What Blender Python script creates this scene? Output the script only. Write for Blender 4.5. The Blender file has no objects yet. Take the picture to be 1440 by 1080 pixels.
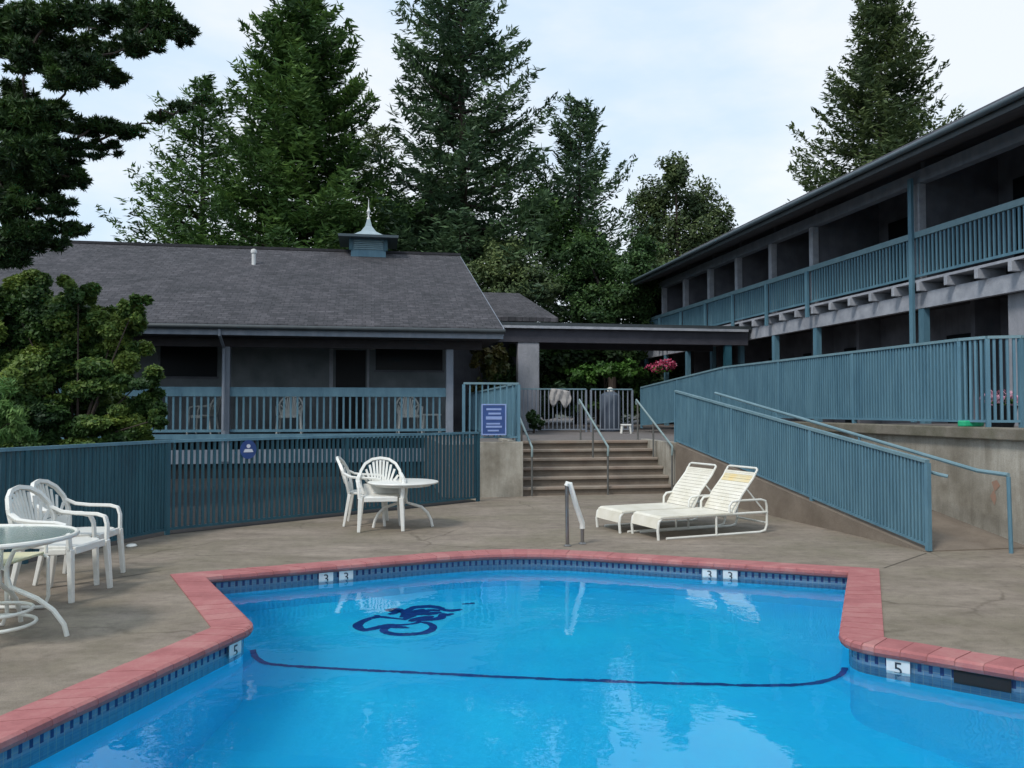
import bpy, bmesh, math, random
import numpy as np
from mathutils import Vector, Matrix

random.seed(7)
sc = bpy.context.scene
C = sc.collection
F = 1150.0; EYE = 1.55; PITCH = math.atan(35/F)
cp, sp_ = math.cos(PITCH), math.sin(PITCH)

# ---------------------------------------------------------------- camera
cd = bpy.data.cameras.new('camera'); cam = bpy.data.objects.new('camera', cd); C.objects.link(cam)
cd.sensor_width = 36; cd.lens = 36*F/1440; cd.clip_end = 2000; cd.clip_start = .05
cam.location = (0, 0, EYE); cam.rotation_euler = (math.pi/2+PITCH, 0, 0)
sc.camera = cam

def ray(px, py):
    a = (px-720)/F; b = (540-py)/F
    return Vector((a, cp-b*sp_, sp_+b*cp))
def gnd(px, py, z=0.0):
    r = ray(px, py); t = (z-EYE)/r.z
    return Vector((r.x*t, r.y*t, z))
def at(px, py, Y):
    r = ray(px, py); t = Y/r.y
    return Vector((r.x*t, Y, EYE+r.z*t))
CA, SA = math.cos(math.radians(10)), math.sin(math.radians(10))
def W(u, v, z=0.0): return Vector((CA*u-SA*v, SA*u+CA*v, z))
def v_at(px, u):
    t = (px-720)/F; return (CA*u-SA*u*t)/(SA+CA*t)
def u_at(px, v):
    t = (px-720)/F; return (t*CA*v+SA*v)/(CA-t*SA)
WATER = -0.13
def under(px, py, depth):          # point on a pool floor at z=depth seen through the water surface
    r = ray(px, py).normalized(); t = (WATER-EYE)/r.z
    p = Vector((0,0,EYE))+r*t
    h = Vector((r.x, r.y, 0)); s = h.length/1.33
    c = math.sqrt(1-s*s); h.normalize()
    return p + h*(s/c*(WATER-depth)) + Vector((0,0,depth-WATER))

# ---------------------------------------------------------------- materials
def nodes(name):
    m = bpy.data.materials.new(name); m.use_nodes = True
    nt = m.node_tree; b = nt.nodes['Principled BSDF']
    return m, nt, b
def N(nt, t, **k):
    n = nt.nodes.new(t)
    for a, v in k.items():
        if a in n.inputs.keys(): n.inputs[a].default_value = v
        else: setattr(n, a, v)
    return n
def ramp(nt, stops, src):
    r = nt.nodes.new('ShaderNodeValToRGB'); e = r.color_ramp.elements
    while len(e) > 1: e.remove(e[-1])
    e[0].position = stops[0][0]; e[0].color = (*stops[0][1], 1)
    for p, c in stops[1:]:
        q = e.new(p); q.color = (*c, 1)
    nt.links.new(src, r.inputs[0]); return r
def mat(name, c1, c2=None, scale=6, rough=.6, bump=0, bscale=40, stretch=(1,1,1), spec=.5, detail=6, lo=.3, hi=.7, metal=0, trans=0, sheen=0):
    m, nt, b = nodes(name)
    b.inputs['Roughness'].default_value = rough
    b.inputs['Specular IOR Level'].default_value = spec
    b.inputs['Metallic'].default_value = metal
    tc = N(nt, 'ShaderNodeTexCoord'); mp = N(nt, 'ShaderNodeMapping'); mp.inputs['Scale'].default_value = stretch
    nt.links.new(tc.outputs['Object'], mp.inputs[0])
    if c2 is None: c2 = tuple(x*.8 for x in c1)
    n = N(nt, 'ShaderNodeTexNoise', Scale=scale, Detail=detail, Roughness=.6); nt.links.new(mp.outputs[0], n.inputs['Vector'])
    r = ramp(nt, [(lo, c2), (hi, c1)], n.outputs[0]); nt.links.new(r.outputs[0], b.inputs['Base Color'])
    if bump:
        n2 = N(nt, 'ShaderNodeTexNoise', Scale=bscale, Detail=4); nt.links.new(mp.outputs[0], n2.inputs['Vector'])
        bp = N(nt, 'ShaderNodeBump', Strength=bump, Distance=.02); nt.links.new(n2.outputs[0], bp.inputs['Height']); nt.links.new(bp.outputs[0], b.inputs['Normal'])
    return m
def leafmat(name, cols, scale=.9, rough=.55, trans=.25):
    m, nt, b = nodes(name)
    tc = N(nt, 'ShaderNodeTexCoord')
    n = N(nt, 'ShaderNodeTexNoise', Scale=scale, Detail=5, Roughness=.65); nt.links.new(tc.outputs['Object'], n.inputs['Vector'])
    at_ = N(nt, 'ShaderNodeAttribute', attribute_name='tint')
    mx = N(nt, 'ShaderNodeMath', operation='MULTIPLY_ADD'); mx.inputs[1].default_value = .45
    nt.links.new(at_.outputs['Fac'], mx.inputs[0])
    sb = N(nt, 'ShaderNodeMath', operation='SUBTRACT'); sb.inputs[1].default_value = .22
    nt.links.new(n.outputs[0], sb.inputs[0]); nt.links.new(sb.outputs[0], mx.inputs[2])
    k = len(cols); r = ramp(nt, [(.25+.5*i/(k-1), c) for i, c in enumerate(cols)], mx.outputs[0])
    nt.links.new(r.outputs[0], b.inputs['Base Color'])
    b.inputs['Roughness'].default_value = rough; b.inputs['Specular IOR Level'].default_value = .3
    tr = N(nt, 'ShaderNodeBsdfTranslucent'); nt.links.new(r.outputs[0], tr.inputs[0])
    ms = N(nt, 'ShaderNodeMixShader'); ms.inputs[0].default_value = trans
    nt.links.new(b.outputs[0], ms.inputs[1]); nt.links.new(tr.outputs[0], ms.inputs[2])
    nt.links.new(ms.outputs[0], nt.nodes['Material Output'].inputs[0])
    return m

M = {}
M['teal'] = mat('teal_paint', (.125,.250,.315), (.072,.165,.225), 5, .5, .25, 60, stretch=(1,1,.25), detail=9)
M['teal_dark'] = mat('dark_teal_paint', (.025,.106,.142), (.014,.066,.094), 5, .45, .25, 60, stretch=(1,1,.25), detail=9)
M['teal_light'] = mat('light_teal_paint', (.19,.30,.335), (.13,.225,.26), 4, .45)
M['grey_trim'] = mat('grey_trim_paint', (.25,.28,.33), (.16,.19,.23), 5, .6, .2, 40, stretch=(1,1,.4))
M['pale_trim'] = mat('pale_trim_paint', (.42,.435,.47), (.25,.265,.30), 4, .65, .3, 30)
M['gutter_dark'] = mat('dark_gutter', (.045,.055,.06), (.03,.038,.042), 5, .5)
M['gutter_grey'] = mat('grey_gutter', (.085,.115,.13), (.06,.085,.10), 5, .5)
M['mulch'] = mat('dark_mulch', (.022,.020,.020), (.010,.010,.011), 6, .95, .6, 30)
M['rail_pale'] = mat('pale_handrail', (.24,.31,.31), (.18,.25,.25), 6, .45)
M['rail_dull'] = mat('dull_post', (.13,.13,.12), (.09,.09,.085), 6, .5)
M['cap_metal'] = mat('pale_cap_metal', (.34,.42,.45), (.24,.31,.34), 5, .4)
M['walk_beam'] = mat('dark_purple_beam', (.055,.054,.068), (.036,.036,.048), 4, .7, .3, 30)
M['joint'] = mat('deck_joint', (.10,.085,.065), (.07,.06,.045), 9, .9)
M['sling'] = mat('cream_vinyl_strap', (.80,.76,.66), (.66,.62,.50), 5, .45, .1, 30)
M['white'] = mat('white_plastic', (.80,.79,.74), (.68,.67,.61), 8, .35, .05, 30, lo=.25)
M['white_metal'] = mat('white_enamel', (.80,.79,.73), (.66,.65,.58), 9, .35)
M['yellow_pad'] = mat('yellow_webbing', (.62,.58,.36), (.52,.52,.36), 14, .7)
M['gold_sling'] = mat('yellowed_sling', (.72,.55,.25), (.66,.60,.42), 6, .7)
M['chrome'] = mat('stainless', (.32,.31,.30), (.24,.23,.22), 5, .3, metal=.85)
M['white_rail'] = mat('worn_white_rail', (.72,.72,.70), (.5,.5,.48), 9, .35)
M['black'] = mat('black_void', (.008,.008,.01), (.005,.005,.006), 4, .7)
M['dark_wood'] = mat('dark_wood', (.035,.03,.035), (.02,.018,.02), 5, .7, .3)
M['pot'] = mat('black_pot', (.02,.025,.03), (.014,.016,.02), 5, .5)
M['pink'] = mat('pink_petals', (.75,.28,.42), (.55,.45,.50), 18, .6)
M['magenta'] = mat('magenta_petals', (.50,.05,.14), (.36,.05,.10), 10, .6)
M['green_plastic'] = mat('green_plastic', (.02,.42,.20), (.015,.34,.16), 8, .4)
M['bin_grey'] = mat('grey_bin', (.10,.13,.17), (.08,.10,.14), 5, .5)
M['sign_blue'] = mat('sign_blue', (.035,.085,.27), (.025,.06,.20), 6, .35)
M['sign_pale'] = mat('sign_pale', (.30,.40,.68), (.25,.33,.60), 10, .4)
M['sign_white'] = mat('sign_white', (.75,.77,.82), (.65,.67,.74), 10, .4)
M['cloth'] = mat('pale_cloth', (.42,.40,.38), (.28,.27,.27), 9, .8, .4, 20)
M['bark'] = mat('bark', (.07,.05,.04), (.035,.026,.02), 6, .9, .6, 30, stretch=(1,1,.25))
M['soil'] = mat('soil', (.05,.055,.025), (.03,.03,.018), 1.5, .95, .5, 25)
M['glass_dark'] = mat('dark_window', (.01,.012,.015), (.008,.01,.012), 3, .3, spec=.15)
M['marker_white'] = mat('marker_white', (.72,.74,.74), (.6,.62,.62), 12, .3)
M['marker_black'] = mat('marker_black', (.02,.03,.05), (.015,.02,.03), 12, .4)
M['vent_white'] = mat('vent_white', (.7,.7,.68), (.55,.55,.53), 7, .5)
M['rust_stain'] = mat('orange_paint_mark', (.36,.19,.13), (.27,.2,.15), 30, .9)
M['lamp_white'] = mat('lamp_globe', (.6,.6,.55), (.5,.5,.46), 7, .4)
M['vine_pole'] = mat('timber', (.10,.075,.06), (.06,.045,.04), 6, .8)
M['pier'] = mat('pier_render', (.34,.34,.37), (.22,.23,.25), 3, .8, .4, 30, stretch=(1,1,.5))

def siding(name, c1, c2, pitch=.2):
    m, nt, b = nodes(name)
    tc = N(nt, 'ShaderNodeTexCoord'); mp = N(nt, 'ShaderNodeMapping'); mp.inputs['Rotation'].default_value = (0,0,-math.radians(10))
    nt.links.new(tc.outputs['Object'], mp.inputs[0])
    sx = N(nt, 'ShaderNodeSeparateXYZ'); nt.links.new(mp.outputs[0], sx.inputs[0])
    ad = N(nt, 'ShaderNodeMath', operation='ADD'); nt.links.new(sx.outputs[0], ad.inputs[0]); nt.links.new(sx.outputs[1], ad.inputs[1])
    dv = N(nt, 'ShaderNodeMath', operation='DIVIDE'); dv.inputs[1].default_value = pitch; nt.links.new(ad.outputs[0], dv.inputs[0])
    fr = N(nt, 'ShaderNodeMath', operation='FRACT'); nt.links.new(dv.outputs[0], fr.inputs[0])
    gt = N(nt, 'ShaderNodeMath', operation='GREATER_THAN'); gt.inputs[1].default_value = .1; nt.links.new(fr.outputs[0], gt.inputs[0])
    n = N(nt, 'ShaderNodeTexNoise', Scale=2.5, Detail=6); nt.links.new(mp.outputs[0], n.inputs['Vector'])
    r = ramp(nt, [(.3,c2),(.7,c1)], n.outputs[0])
    nt.links.new(r.outputs[0], b.inputs['Base Color'])
    bp = N(nt, 'ShaderNodeBump', Strength=.8, Distance=.015); nt.links.new(gt.outputs[0], bp.inputs['Height']); nt.links.new(bp.outputs[0], b.inputs['Normal'])
    b.inputs['Roughness'].default_value = .75
    return m
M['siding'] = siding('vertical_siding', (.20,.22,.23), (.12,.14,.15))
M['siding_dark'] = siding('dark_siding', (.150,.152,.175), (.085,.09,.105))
M['soffit'] = siding('soffit_boards', (.110,.104,.112), (.070,.068,.076), .14)

def concrete(name, c1, c2, c3, sx=.35, sy=2.2, dirt=1.2, rough=.85, streak=.5, bump=.25, rotz=0):
    m, nt, b = nodes(name)
    tc = N(nt, 'ShaderNodeTexCoord'); mp = N(nt, 'ShaderNodeMapping'); mp.inputs['Scale'].default_value = (sx, sy, sx)
    mp.inputs['Rotation'].default_value = (0,0,rotz)
    nt.links.new(tc.outputs['Object'], mp.inputs[0])
    n1 = N(nt, 'ShaderNodeTexNoise', Scale=2.2, Detail=8, Roughness=.7, Distortion=.4); nt.links.new(mp.outputs[0], n1.inputs['Vector'])
    n2 = N(nt, 'ShaderNodeTexNoise', Scale=dirt, Detail=7, Roughness=.65); nt.links.new(tc.outputs['Object'], n2.inputs['Vector'])
    n3 = N(nt, 'ShaderNodeTexNoise', Scale=140, Detail=3); nt.links.new(tc.outputs['Object'], n3.inputs['Vector'])
    r1 = ramp(nt, [(.3,c1),(.7,c2)], n1.outputs[0])
    r2 = ramp(nt, [(.42,(0,0,0)),(.68,(1,1,1))], n2.outputs[0])
    ml = N(nt, 'ShaderNodeMath', operation='MULTIPLY'); ml.inputs[1].default_value = streak; nt.links.new(r2.outputs[0], ml.inputs[0])
    mx = N(nt, 'ShaderNodeMix', data_type='RGBA'); nt.links.new(ml.outputs[0], mx.inputs[0])
    nt.links.new(r1.outputs[0], mx.inputs[6]); mx.inputs[7].default_value = (*c3,1)
    r3 = ramp(nt, [(.3,(.72,.72,.72)),(.7,(1.15,1.15,1.15))], n3.outputs[0])
    mu = N(nt, 'ShaderNodeMix', data_type='RGBA', blend_type='MULTIPLY'); mu.inputs[0].default_value = 1
    nt.links.new(mx.outputs[2], mu.inputs[6]); nt.links.new(r3.outputs[0], mu.inputs[7])
    nt.links.new(mu.outputs[2], b.inputs['Base Color'])
    bp = N(nt, 'ShaderNodeBump', Strength=bump, Distance=.01); nt.links.new(n3.outputs[0], bp.inputs['Height']); nt.links.new(bp.outputs[0], b.inputs['Normal'])
    b.inputs['Roughness'].default_value = rough
    return m
M['deck'] = concrete('pool_deck_concrete', (.165,.132,.102), (.315,.262,.208), (.165,.145,.092), streak=.7, dirt=.8, sx=.55, sy=1.5)
def add_cracks(m):
    nt = m.node_tree; b = nt.nodes['Principled BSDF']; src = b.inputs['Base Color'].links[0].from_socket
    tc = N(nt, 'ShaderNodeTexCoord'); nd = N(nt, 'ShaderNodeTexNoise', Scale=1.6, Detail=6); nt.links.new(tc.outputs['Object'], nd.inputs['Vector'])
    vm = N(nt, 'ShaderNodeVectorMath', operation='MULTIPLY_ADD'); vm.inputs[1].default_value = (.5,.5,0); nt.links.new(nd.outputs['Color'], vm.inputs[0]); nt.links.new(tc.outputs['Object'], vm.inputs[2])
    vo = N(nt, 'ShaderNodeTexVoronoi', feature='DISTANCE_TO_EDGE', Scale=.42); nt.links.new(vm.outputs[0], vo.inputs['Vector'])
    r = ramp(nt, [(0,(.50,.48,.45)),(.0035,(.62,.60,.57)),(.006,(1,1,1))], vo.outputs['Distance'])
    n2 = N(nt, 'ShaderNodeTexNoise', Scale=.7, Detail=3); nt.links.new(tc.outputs['Object'], n2.inputs['Vector'])
    k = ramp(nt, [(.46,(0,0,0)),(.6,(.8,.8,.8))], n2.outputs[0])
    mx = N(nt, 'ShaderNodeMix', data_type='RGBA', blend_type='MULTIPLY'); nt.links.new(k.outputs[0], mx.inputs[0]); nt.links.new(src, mx.inputs[6]); nt.links.new(r.outputs[0], mx.inputs[7])
    n3 = N(nt, 'ShaderNodeTexNoise', Scale=9, Detail=8, Roughness=.75); nt.links.new(tc.outputs['Object'], n3.inputs['Vector'])
    r3 = ramp(nt, [(.36,(.74,.73,.70)),(.5,(1,1,1)),(.66,(1.14,1.14,1.12))], n3.outputs[0])
    m2 = N(nt, 'ShaderNodeMix', data_type='RGBA', blend_type='MULTIPLY'); m2.inputs[0].default_value = .8; nt.links.new(mx.outputs[2], m2.inputs[6]); nt.links.new(r3.outputs[0], m2.inputs[7])
    nt.links.new(m2.outputs[2], b.inputs['Base Color'])
add_cracks(M['deck'])
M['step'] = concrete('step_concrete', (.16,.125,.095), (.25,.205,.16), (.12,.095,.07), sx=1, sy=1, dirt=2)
M['nosing'] = concrete('pale_step_nosing', (.24,.20,.16), (.36,.31,.25), (.30,.18,.13), sx=1, sy=1, dirt=2)  # nosings in a paler concrete tone than the steps
M['cap'] = concrete('cap_concrete', (.15,.13,.10), (.26,.23,.185), (.09,.09,.05), sx=1.5, sy=1.5, dirt=2, streak=.8)
M['wall_conc'] = concrete('wall_concrete', (.25,.225,.18), (.50,.465,.395), (.18,.155,.115), sx=2.4, sy=2.4, dirt=1.4, streak=.8)
M['terrace'] = concrete('terrace_concrete', (.14,.12,.115), (.20,.18,.17), (.13,.12,.10), sx=1, sy=1)
mp_ = [n for n in M['wall_conc'].node_tree.nodes if n.type == 'MAPPING'][0]; mp_.inputs['Scale'].default_value = (2.4,2.4,.35)

def shingle(name, c1, c2, c3, scale=1.0):
    m, nt, b = nodes(name)
    tc = N(nt, 'ShaderNodeTexCoord'); mp = N(nt, 'ShaderNodeMapping'); mp.inputs['Rotation'].default_value = (0,0,-math.radians(10))
    nt.links.new(tc.outputs['Object'], mp.inputs[0])
    br = N(nt, 'ShaderNodeTexBrick', offset=.37, squash=1.0); br.inputs['Scale'].default_value = 1.0
    br.inputs['Brick Width'].default_value = .21; br.inputs['Row Height'].default_value = .125
    br.inputs['Mortar Size'].default_value = .010; br.inputs['Mortar Smooth'].default_value = .3; br.inputs['Bias'].default_value = 0
    br.inputs['Color1'].default_value = (*c1,1); br.inputs['Color2'].default_value = (*c2,1); br.inputs['Mortar'].default_value = (*c3,1)
    nt.links.new(mp.outputs[0], br.inputs['Vector'])
    n = N(nt, 'ShaderNodeTexNoise', Scale=1.1, Detail=8, Roughness=.75); nt.links.new(mp.outputs[0], n.inputs['Vector'])
    r = ramp(nt, [(.3,(.62,.64,.66)),(.7,(1.3,1.24,1.26))], n.outputs[0])
    n9 = N(nt, 'ShaderNodeTexNoise', Scale=7, Detail=6, Roughness=.8); nt.links.new(mp.outputs[0], n9.inputs['Vector']); r9 = ramp(nt, [(.35,(.5,.5,.5)),(.65,(1.4,1.4,1.4))], n9.outputs[0])
    m9 = N(nt, 'ShaderNodeMix', data_type='RGBA', blend_type='MULTIPLY'); m9.inputs[0].default_value = .8; nt.links.new(r.outputs[0], m9.inputs[6]); nt.links.new(r9.outputs[0], m9.inputs[7])
    mu = N(nt, 'ShaderNodeMix', data_type='RGBA', blend_type='MULTIPLY'); mu.inputs[0].default_value = 1
    nt.links.new(br.outputs[0], mu.inputs[6]); nt.links.new(m9.outputs[2], mu.inputs[7]); nt.links.new(mu.outputs[2], b.inputs['Base Color'])
    bp = N(nt, 'ShaderNodeBump', Strength=.8, Distance=.02, invert=True); nt.links.new(br.outputs['Fac'], bp.inputs['Height']); nt.links.new(bp.outputs[0], b.inputs['Normal'])
    b.inputs['Roughness'].default_value = .95
    return m
M['shingle'] = shingle('asphalt_shingles', (.082,.080,.086), (.046,.046,.051), (.032,.032,.036))

def coping_mat():
    m, nt, b = nodes('pink_coping_brick')
    tc = N(nt, 'ShaderNodeTexCoord')
    n = N(nt, 'ShaderNodeTexNoise', Scale=3.2, Detail=11, Roughness=.82); nt.links.new(tc.outputs['Object'], n.inputs['Vector'])
    at_ = N(nt, 'ShaderNodeAttribute', attribute_name='tint')
    ad = N(nt, 'ShaderNodeMath', operation='MULTIPLY_ADD'); ad.inputs[1].default_value = .16; nt.links.new(at_.outputs['Fac'], ad.inputs[0]); 
    s = N(nt, 'ShaderNodeMath', operation='SUBTRACT'); s.inputs[1].default_value = .08; nt.links.new(n.outputs[0], s.inputs[0]); nt.links.new(s.outputs[0], ad.inputs[2])
    r = ramp(nt, [(.25,(.27,.088,.086)),(.5,(.38,.135,.132)),(.8,(.46,.24,.215))], ad.outputs[0]); nt.links.new(r.outputs[0], b.inputs['Base Color'])
    n2 = N(nt, 'ShaderNodeTexNoise', Scale=90, Detail=3); nt.links.new(tc.outputs['Object'], n2.inputs['Vector'])
    bp = N(nt, 'ShaderNodeBump', Strength=.3, Distance=.01); nt.links.new(n2.outputs[0], bp.inputs['Height']); nt.links.new(bp.outputs[0], b.inputs['Normal'])
    b.inputs['Roughness'].default_value = .8
    return m
M['coping'] = coping_mat()
M['mortar'] = mat('mortar', (.37,.155,.145), (.31,.13,.12), 20, .9)
M['plaster'] = mat('blue_pool_plaster', (.012,.64,.93), (.006,.50,.86), .9, .8)
M['plaster_pale'] = mat('pale_blue_plaster', (.05,.66,.93), (.04,.61,.91), 2, .8)
M['halo'] = mat('pale_cyan_tile', (.05,.66,.92), (.03,.60,.90), 4, .8)
M['safety'] = mat('dark_blue_tile', (.008,.060,.28), (.006,.042,.21), 20, .4)

def tile_mat():
    m, nt, b = nodes('waterline_tile')
    uv = N(nt, 'ShaderNodeUVMap', uv_map='UVMap'); sx = N(nt, 'ShaderNodeSeparateXYZ'); nt.links.new(uv.outputs[0], sx.inputs[0])
    def math_(op, a, bb=None):
        n = N(nt, 'ShaderNodeMath', operation=op)
        for i, q in enumerate((a, bb)):
            if q is None: continue
            if isinstance(q, (int, float)): n.inputs[i].default_value = q
            else: nt.links.new(q, n.inputs[i])
        return n.outputs[0]
    fu = math_('FRACT', math_('DIVIDE', sx.outputs[0], .064))
    dot = math_('MULTIPLY', math_('LESS_THAN', fu, .36), math_('MULTIPLY', math_('GREATER_THAN', sx.outputs[1], -.115), math_('LESS_THAN', sx.outputs[1], -.065)))
    gu = math_('FRACT', math_('DIVIDE', sx.outputs[0], .0525)); gv = math_('FRACT', math_('DIVIDE', sx.outputs[1], .0525))
    gr = math_('MAXIMUM', math_('LESS_THAN', gu, .08), math_('LESS_THAN', gv, .08))
    n = N(nt, 'ShaderNodeTexNoise', Scale=14, Detail=3)
    r = ramp(nt, [(.3,(.075,.16,.27)),(.7,(.14,.25,.36))], n.outputs[0])
    m1 = N(nt, 'ShaderNodeMix', data_type='RGBA'); nt.links.new(gr, m1.inputs[0]); nt.links.new(r.outputs[0], m1.inputs[6]); m1.inputs[7].default_value = (.20,.26,.30,1)
    m2 = N(nt, 'ShaderNodeMix', data_type='RGBA'); nt.links.new(dot, m2.inputs[0]); nt.links.new(m1.outputs[2], m2.inputs[6]); m2.inputs[7].default_value = (.02,.035,.13,1)
    nt.links.new(m2.outputs[2], b.inputs['Base Color']); b.inputs['Roughness'].default_value = .25
    return m
M['tile'] = tile_mat()

def water_mat():
    m, nt, b = nodes('water')
    nt.nodes.remove(b)
    tc = N(nt, 'ShaderNodeTexCoord'); mp = N(nt, 'ShaderNodeMapping'); mp.inputs['Scale'].default_value = (1,1,1)
    nt.links.new(tc.outputs['Object'], mp.inputs[0])
    n = N(nt, 'ShaderNodeTexNoise', Scale=2.6, Detail=3, Roughness=.5, Distortion=.3); nt.links.new(mp.outputs[0], n.inputs['Vector'])
    n2 = N(nt, 'ShaderNodeTexNoise', Scale=14, Detail=2); nt.links.new(mp.outputs[0], n2.inputs['Vector'])
    ad = N(nt, 'ShaderNodeMath', operation='MULTIPLY_ADD'); ad.inputs[1].default_value = .10; nt.links.new(n2.outputs[0], ad.inputs[0]); nt.links.new(n.outputs[0], ad.inputs[2])
    bp = N(nt, 'ShaderNodeBump', Strength=.18, Distance=.02); nt.links.new(ad.outputs[0], bp.inputs['Height'])
    g = N(nt, 'ShaderNodeBsdfGlass', IOR=1.33, Roughness=0.0); g.inputs['Color'].default_value = (.86,.97,1,1)
    nt.links.new(bp.outputs[0], g.inputs['Normal'])
    nt.links.new(g.outputs[0], nt.nodes['Material Output'].inputs[0])
    return m
M['water'] = water_mat()
def glass_mat():
    m, nt, b = nodes('table_glass')
    b.inputs['Base Color'].default_value = (.75,.88,.85,1); b.inputs['Roughness'].default_value = .15
    b.inputs['Transmission Weight'].default_value = .85; b.inputs['IOR'].default_value = 1.45
    tc = N(nt, 'ShaderNodeTexCoord')
    n = N(nt, 'ShaderNodeTexNoise', Scale=60, Detail=2); nt.links.new(tc.outputs['Object'], n.inputs['Vector'])
    bp = N(nt, 'ShaderNodeBump', Strength=.2, Distance=.005); nt.links.new(n.outputs[0], bp.inputs['Height']); nt.links.new(bp.outputs[0], b.inputs['Normal'])
    return m
M['glass'] = glass_mat()

M['fir'] = leafmat('fir_needles', [(.022,.052,.016),(.066,.135,.034),(.150,.255,.060)], .7)
M['fir_blue'] = leafmat('blue_green_needles', [(.024,.052,.028),(.066,.120,.058),(.135,.215,.090)], .7)
M['fir_olive'] = leafmat('olive_needles', [(.030,.054,.022),(.078,.118,.044),(.155,.200,.070)], .7)
M['pine'] = leafmat('pine_needles', [(.011,.026,.009),(.026,.058,.016),(.065,.125,.026)], 1.2, trans=.12)
M['maple'] = leafmat('shrub_leaves', [(.014,.040,.013),(.055,.115,.026),(.19,.26,.05)], .9)
M['lime'] = leafmat('light_leaves', [(.04,.10,.025),(.09,.19,.045),(.17,.28,.08)], 1.5)
M['rust'] = leafmat('rusty_leaves', [(.035,.05,.015),(.085,.085,.022),(.15,.11,.03)], .9)
M['green'] = leafmat('bush_leaves', [(.020,.052,.018),(.050,.105,.032),(.10,.18,.05)], .9)
M['bright'] = leafmat('bright_leaves', [(.03,.08,.015),(.07,.17,.03),(.12,.25,.05)], 1.2)

# ---------------------------------------------------------------- mesh builder
ROOT = {}
class MB:
    def __init__(s): s.v = []; s.f = []; s.uv = None
    def add(s, vs, fs):
        o = len(s.v); s.v += [Vector(p) for p in vs]; s.f += [tuple(i+o for i in f) for f in fs]
    def hexa(s, p):   # p: 4 bottom + 4 top
        s.add(p, [(3,2,1,0),(4,5,6,7),(0,1,5,4),(1,2,6,5),(2,3,7,6),(3,0,4,7)])
    def box(s, lo, hi):
        (a,b,c),(d,e,f) = lo, hi
        s.hexa([(a,b,c),(d,b,c),(d,e,c),(a,e,c),(a,b,f),(d,b,f),(d,e,f),(a,e,f)])
    def wbox(s, u0, u1, v0, v1, z0, z1):
        s.hexa([W(u0,v0,z0),W(u1,v0,z0),W(u1,v1,z0),W(u0,v1,z0),W(u0,v0,z1),W(u1,v0,z1),W(u1,v1,z1),W(u0,v1,z1)])
    def bar(s, p, q, w, h, up=(0,0,1), w2=None, h2=None):
        p, q = Vector(p), Vector(q); d = (q-p).normalized(); up = Vector(up)
        a = d.cross(up)
        if a.length < 1e-4: a = d.cross(Vector((0,1,0)))
        a.normalize(); b = a.cross(d).normalized()
        w2 = w if w2 is None else w2; h2 = h if h2 is None else h2
        A, B = a*w/2, b*h/2; A2, B2 = a*w2/2, b*h2/2
        s.add([p-A-B,p+A-B,p+A+B,p-A+B,q-A2-B2,q+A2-B2,q+A2+B2,q-A2+B2], [(0,1,2,3),(7,6,5,4),(4,5,1,0),(5,6,2,1),(6,7,3,2),(7,4,0,3)])
    def tube(s, pts, r, n=8, closed=False):
        pts = [Vector(p) for p in pts]; k = len(pts); o = len(s.v)
        rs = r if isinstance(r, (list, tuple)) else [r]*k
        ref = None
        for i, p in enumerate(pts):
            if closed: d = pts[(i+1)%k]-pts[i-1]
            else: d = pts[min(i+1,k-1)]-pts[max(i-1,0)]
            d.normalize()
            if ref is None:
                ref = d.cross(Vector((0,0,1)))
                if ref.length < .1: ref = d.cross(Vector((1,0,0)))
            a = (ref-d*ref.dot(d)); a.normalize(); ref = a; b = d.cross(a)
            for j in range(n):
                t = 2*math.pi*j/n; s.v.append(p+(a*math.cos(t)+b*math.sin(t))*rs[i])
        m = k if closed else k-1
        for i in range(m):
            i2 = (i+1)%k
            for j in range(n):
                j2 = (j+1)%n; s.f.append((o+i*n+j, o+i*n+j2, o+i2*n+j2, o+i2*n+j))
        if not closed:
            s.f.append(tuple(o+j for j in reversed(range(n)))); s.f.append(tuple(o+(k-1)*n+j for j in range(n)))
    def lathe(s, prof, c, n=20):
        o = len(s.v); c = Vector(c); k = len(prof)
        for r, z in prof:
            for j in range(n):
                t = 2*math.pi*j/n; s.v.append(c+Vector((r*math.cos(t), r*math.sin(t), z)))
        for i in range(k-1):
            for j in range(n):
                j2 = (j+1)%n; s.f.append((o+i*n+j, o+i*n+j2, o+(i+1)*n+j2, o+(i+1)*n+j))
        s.f.append(tuple(o+j for j in reversed(range(n)))); s.f.append(tuple(o+(k-1)*n+j for j in range(n)))
    def prism(s, poly, d):   # poly: list of 3d points (planar), d: thickness vector
        k = len(poly); d = Vector(d); P = [Vector(p) for p in poly]
        s.add(P+[p+d for p in P], [tuple(reversed(range(k))), tuple(range(k,2*k))]+[(i,(i+1)%k,(i+1)%k+k,i+k) for i in range(k)])
    def build(s, name, m, parent=None, smooth=False, bevel=0, fix=True):
        base = ROOT.get(parent.name, Vector((0,0,0))) if parent else Vector((0,0,0))
        me = bpy.data.meshes.new(name); me.from_pydata([p-base for p in s.v], [], s.f)
        if fix:
            bm = bmesh.new(); bm.from_mesh(me); bmesh.ops.recalc_face_normals(bm, faces=bm.faces); bm.to_mesh(me); bm.free()
        me.materials.append(M[m] if isinstance(m, str) else m)
        if smooth: me.polygons.foreach_set('use_smooth', [True]*len(me.polygons))
        o = bpy.data.objects.new(name, me); C.objects.link(o)
        if smooth:
            try:
                me.set_sharp_from_angle(angle=math.radians(40))
            except Exception: pass
        if bevel:
            b = o.modifiers.new('bevel', 'BEVEL'); b.width = bevel; b.segments = 2; b.limit_method = 'ANGLE'
        if parent: o.parent = parent; ROOT[o.name] = base
        return o

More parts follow.
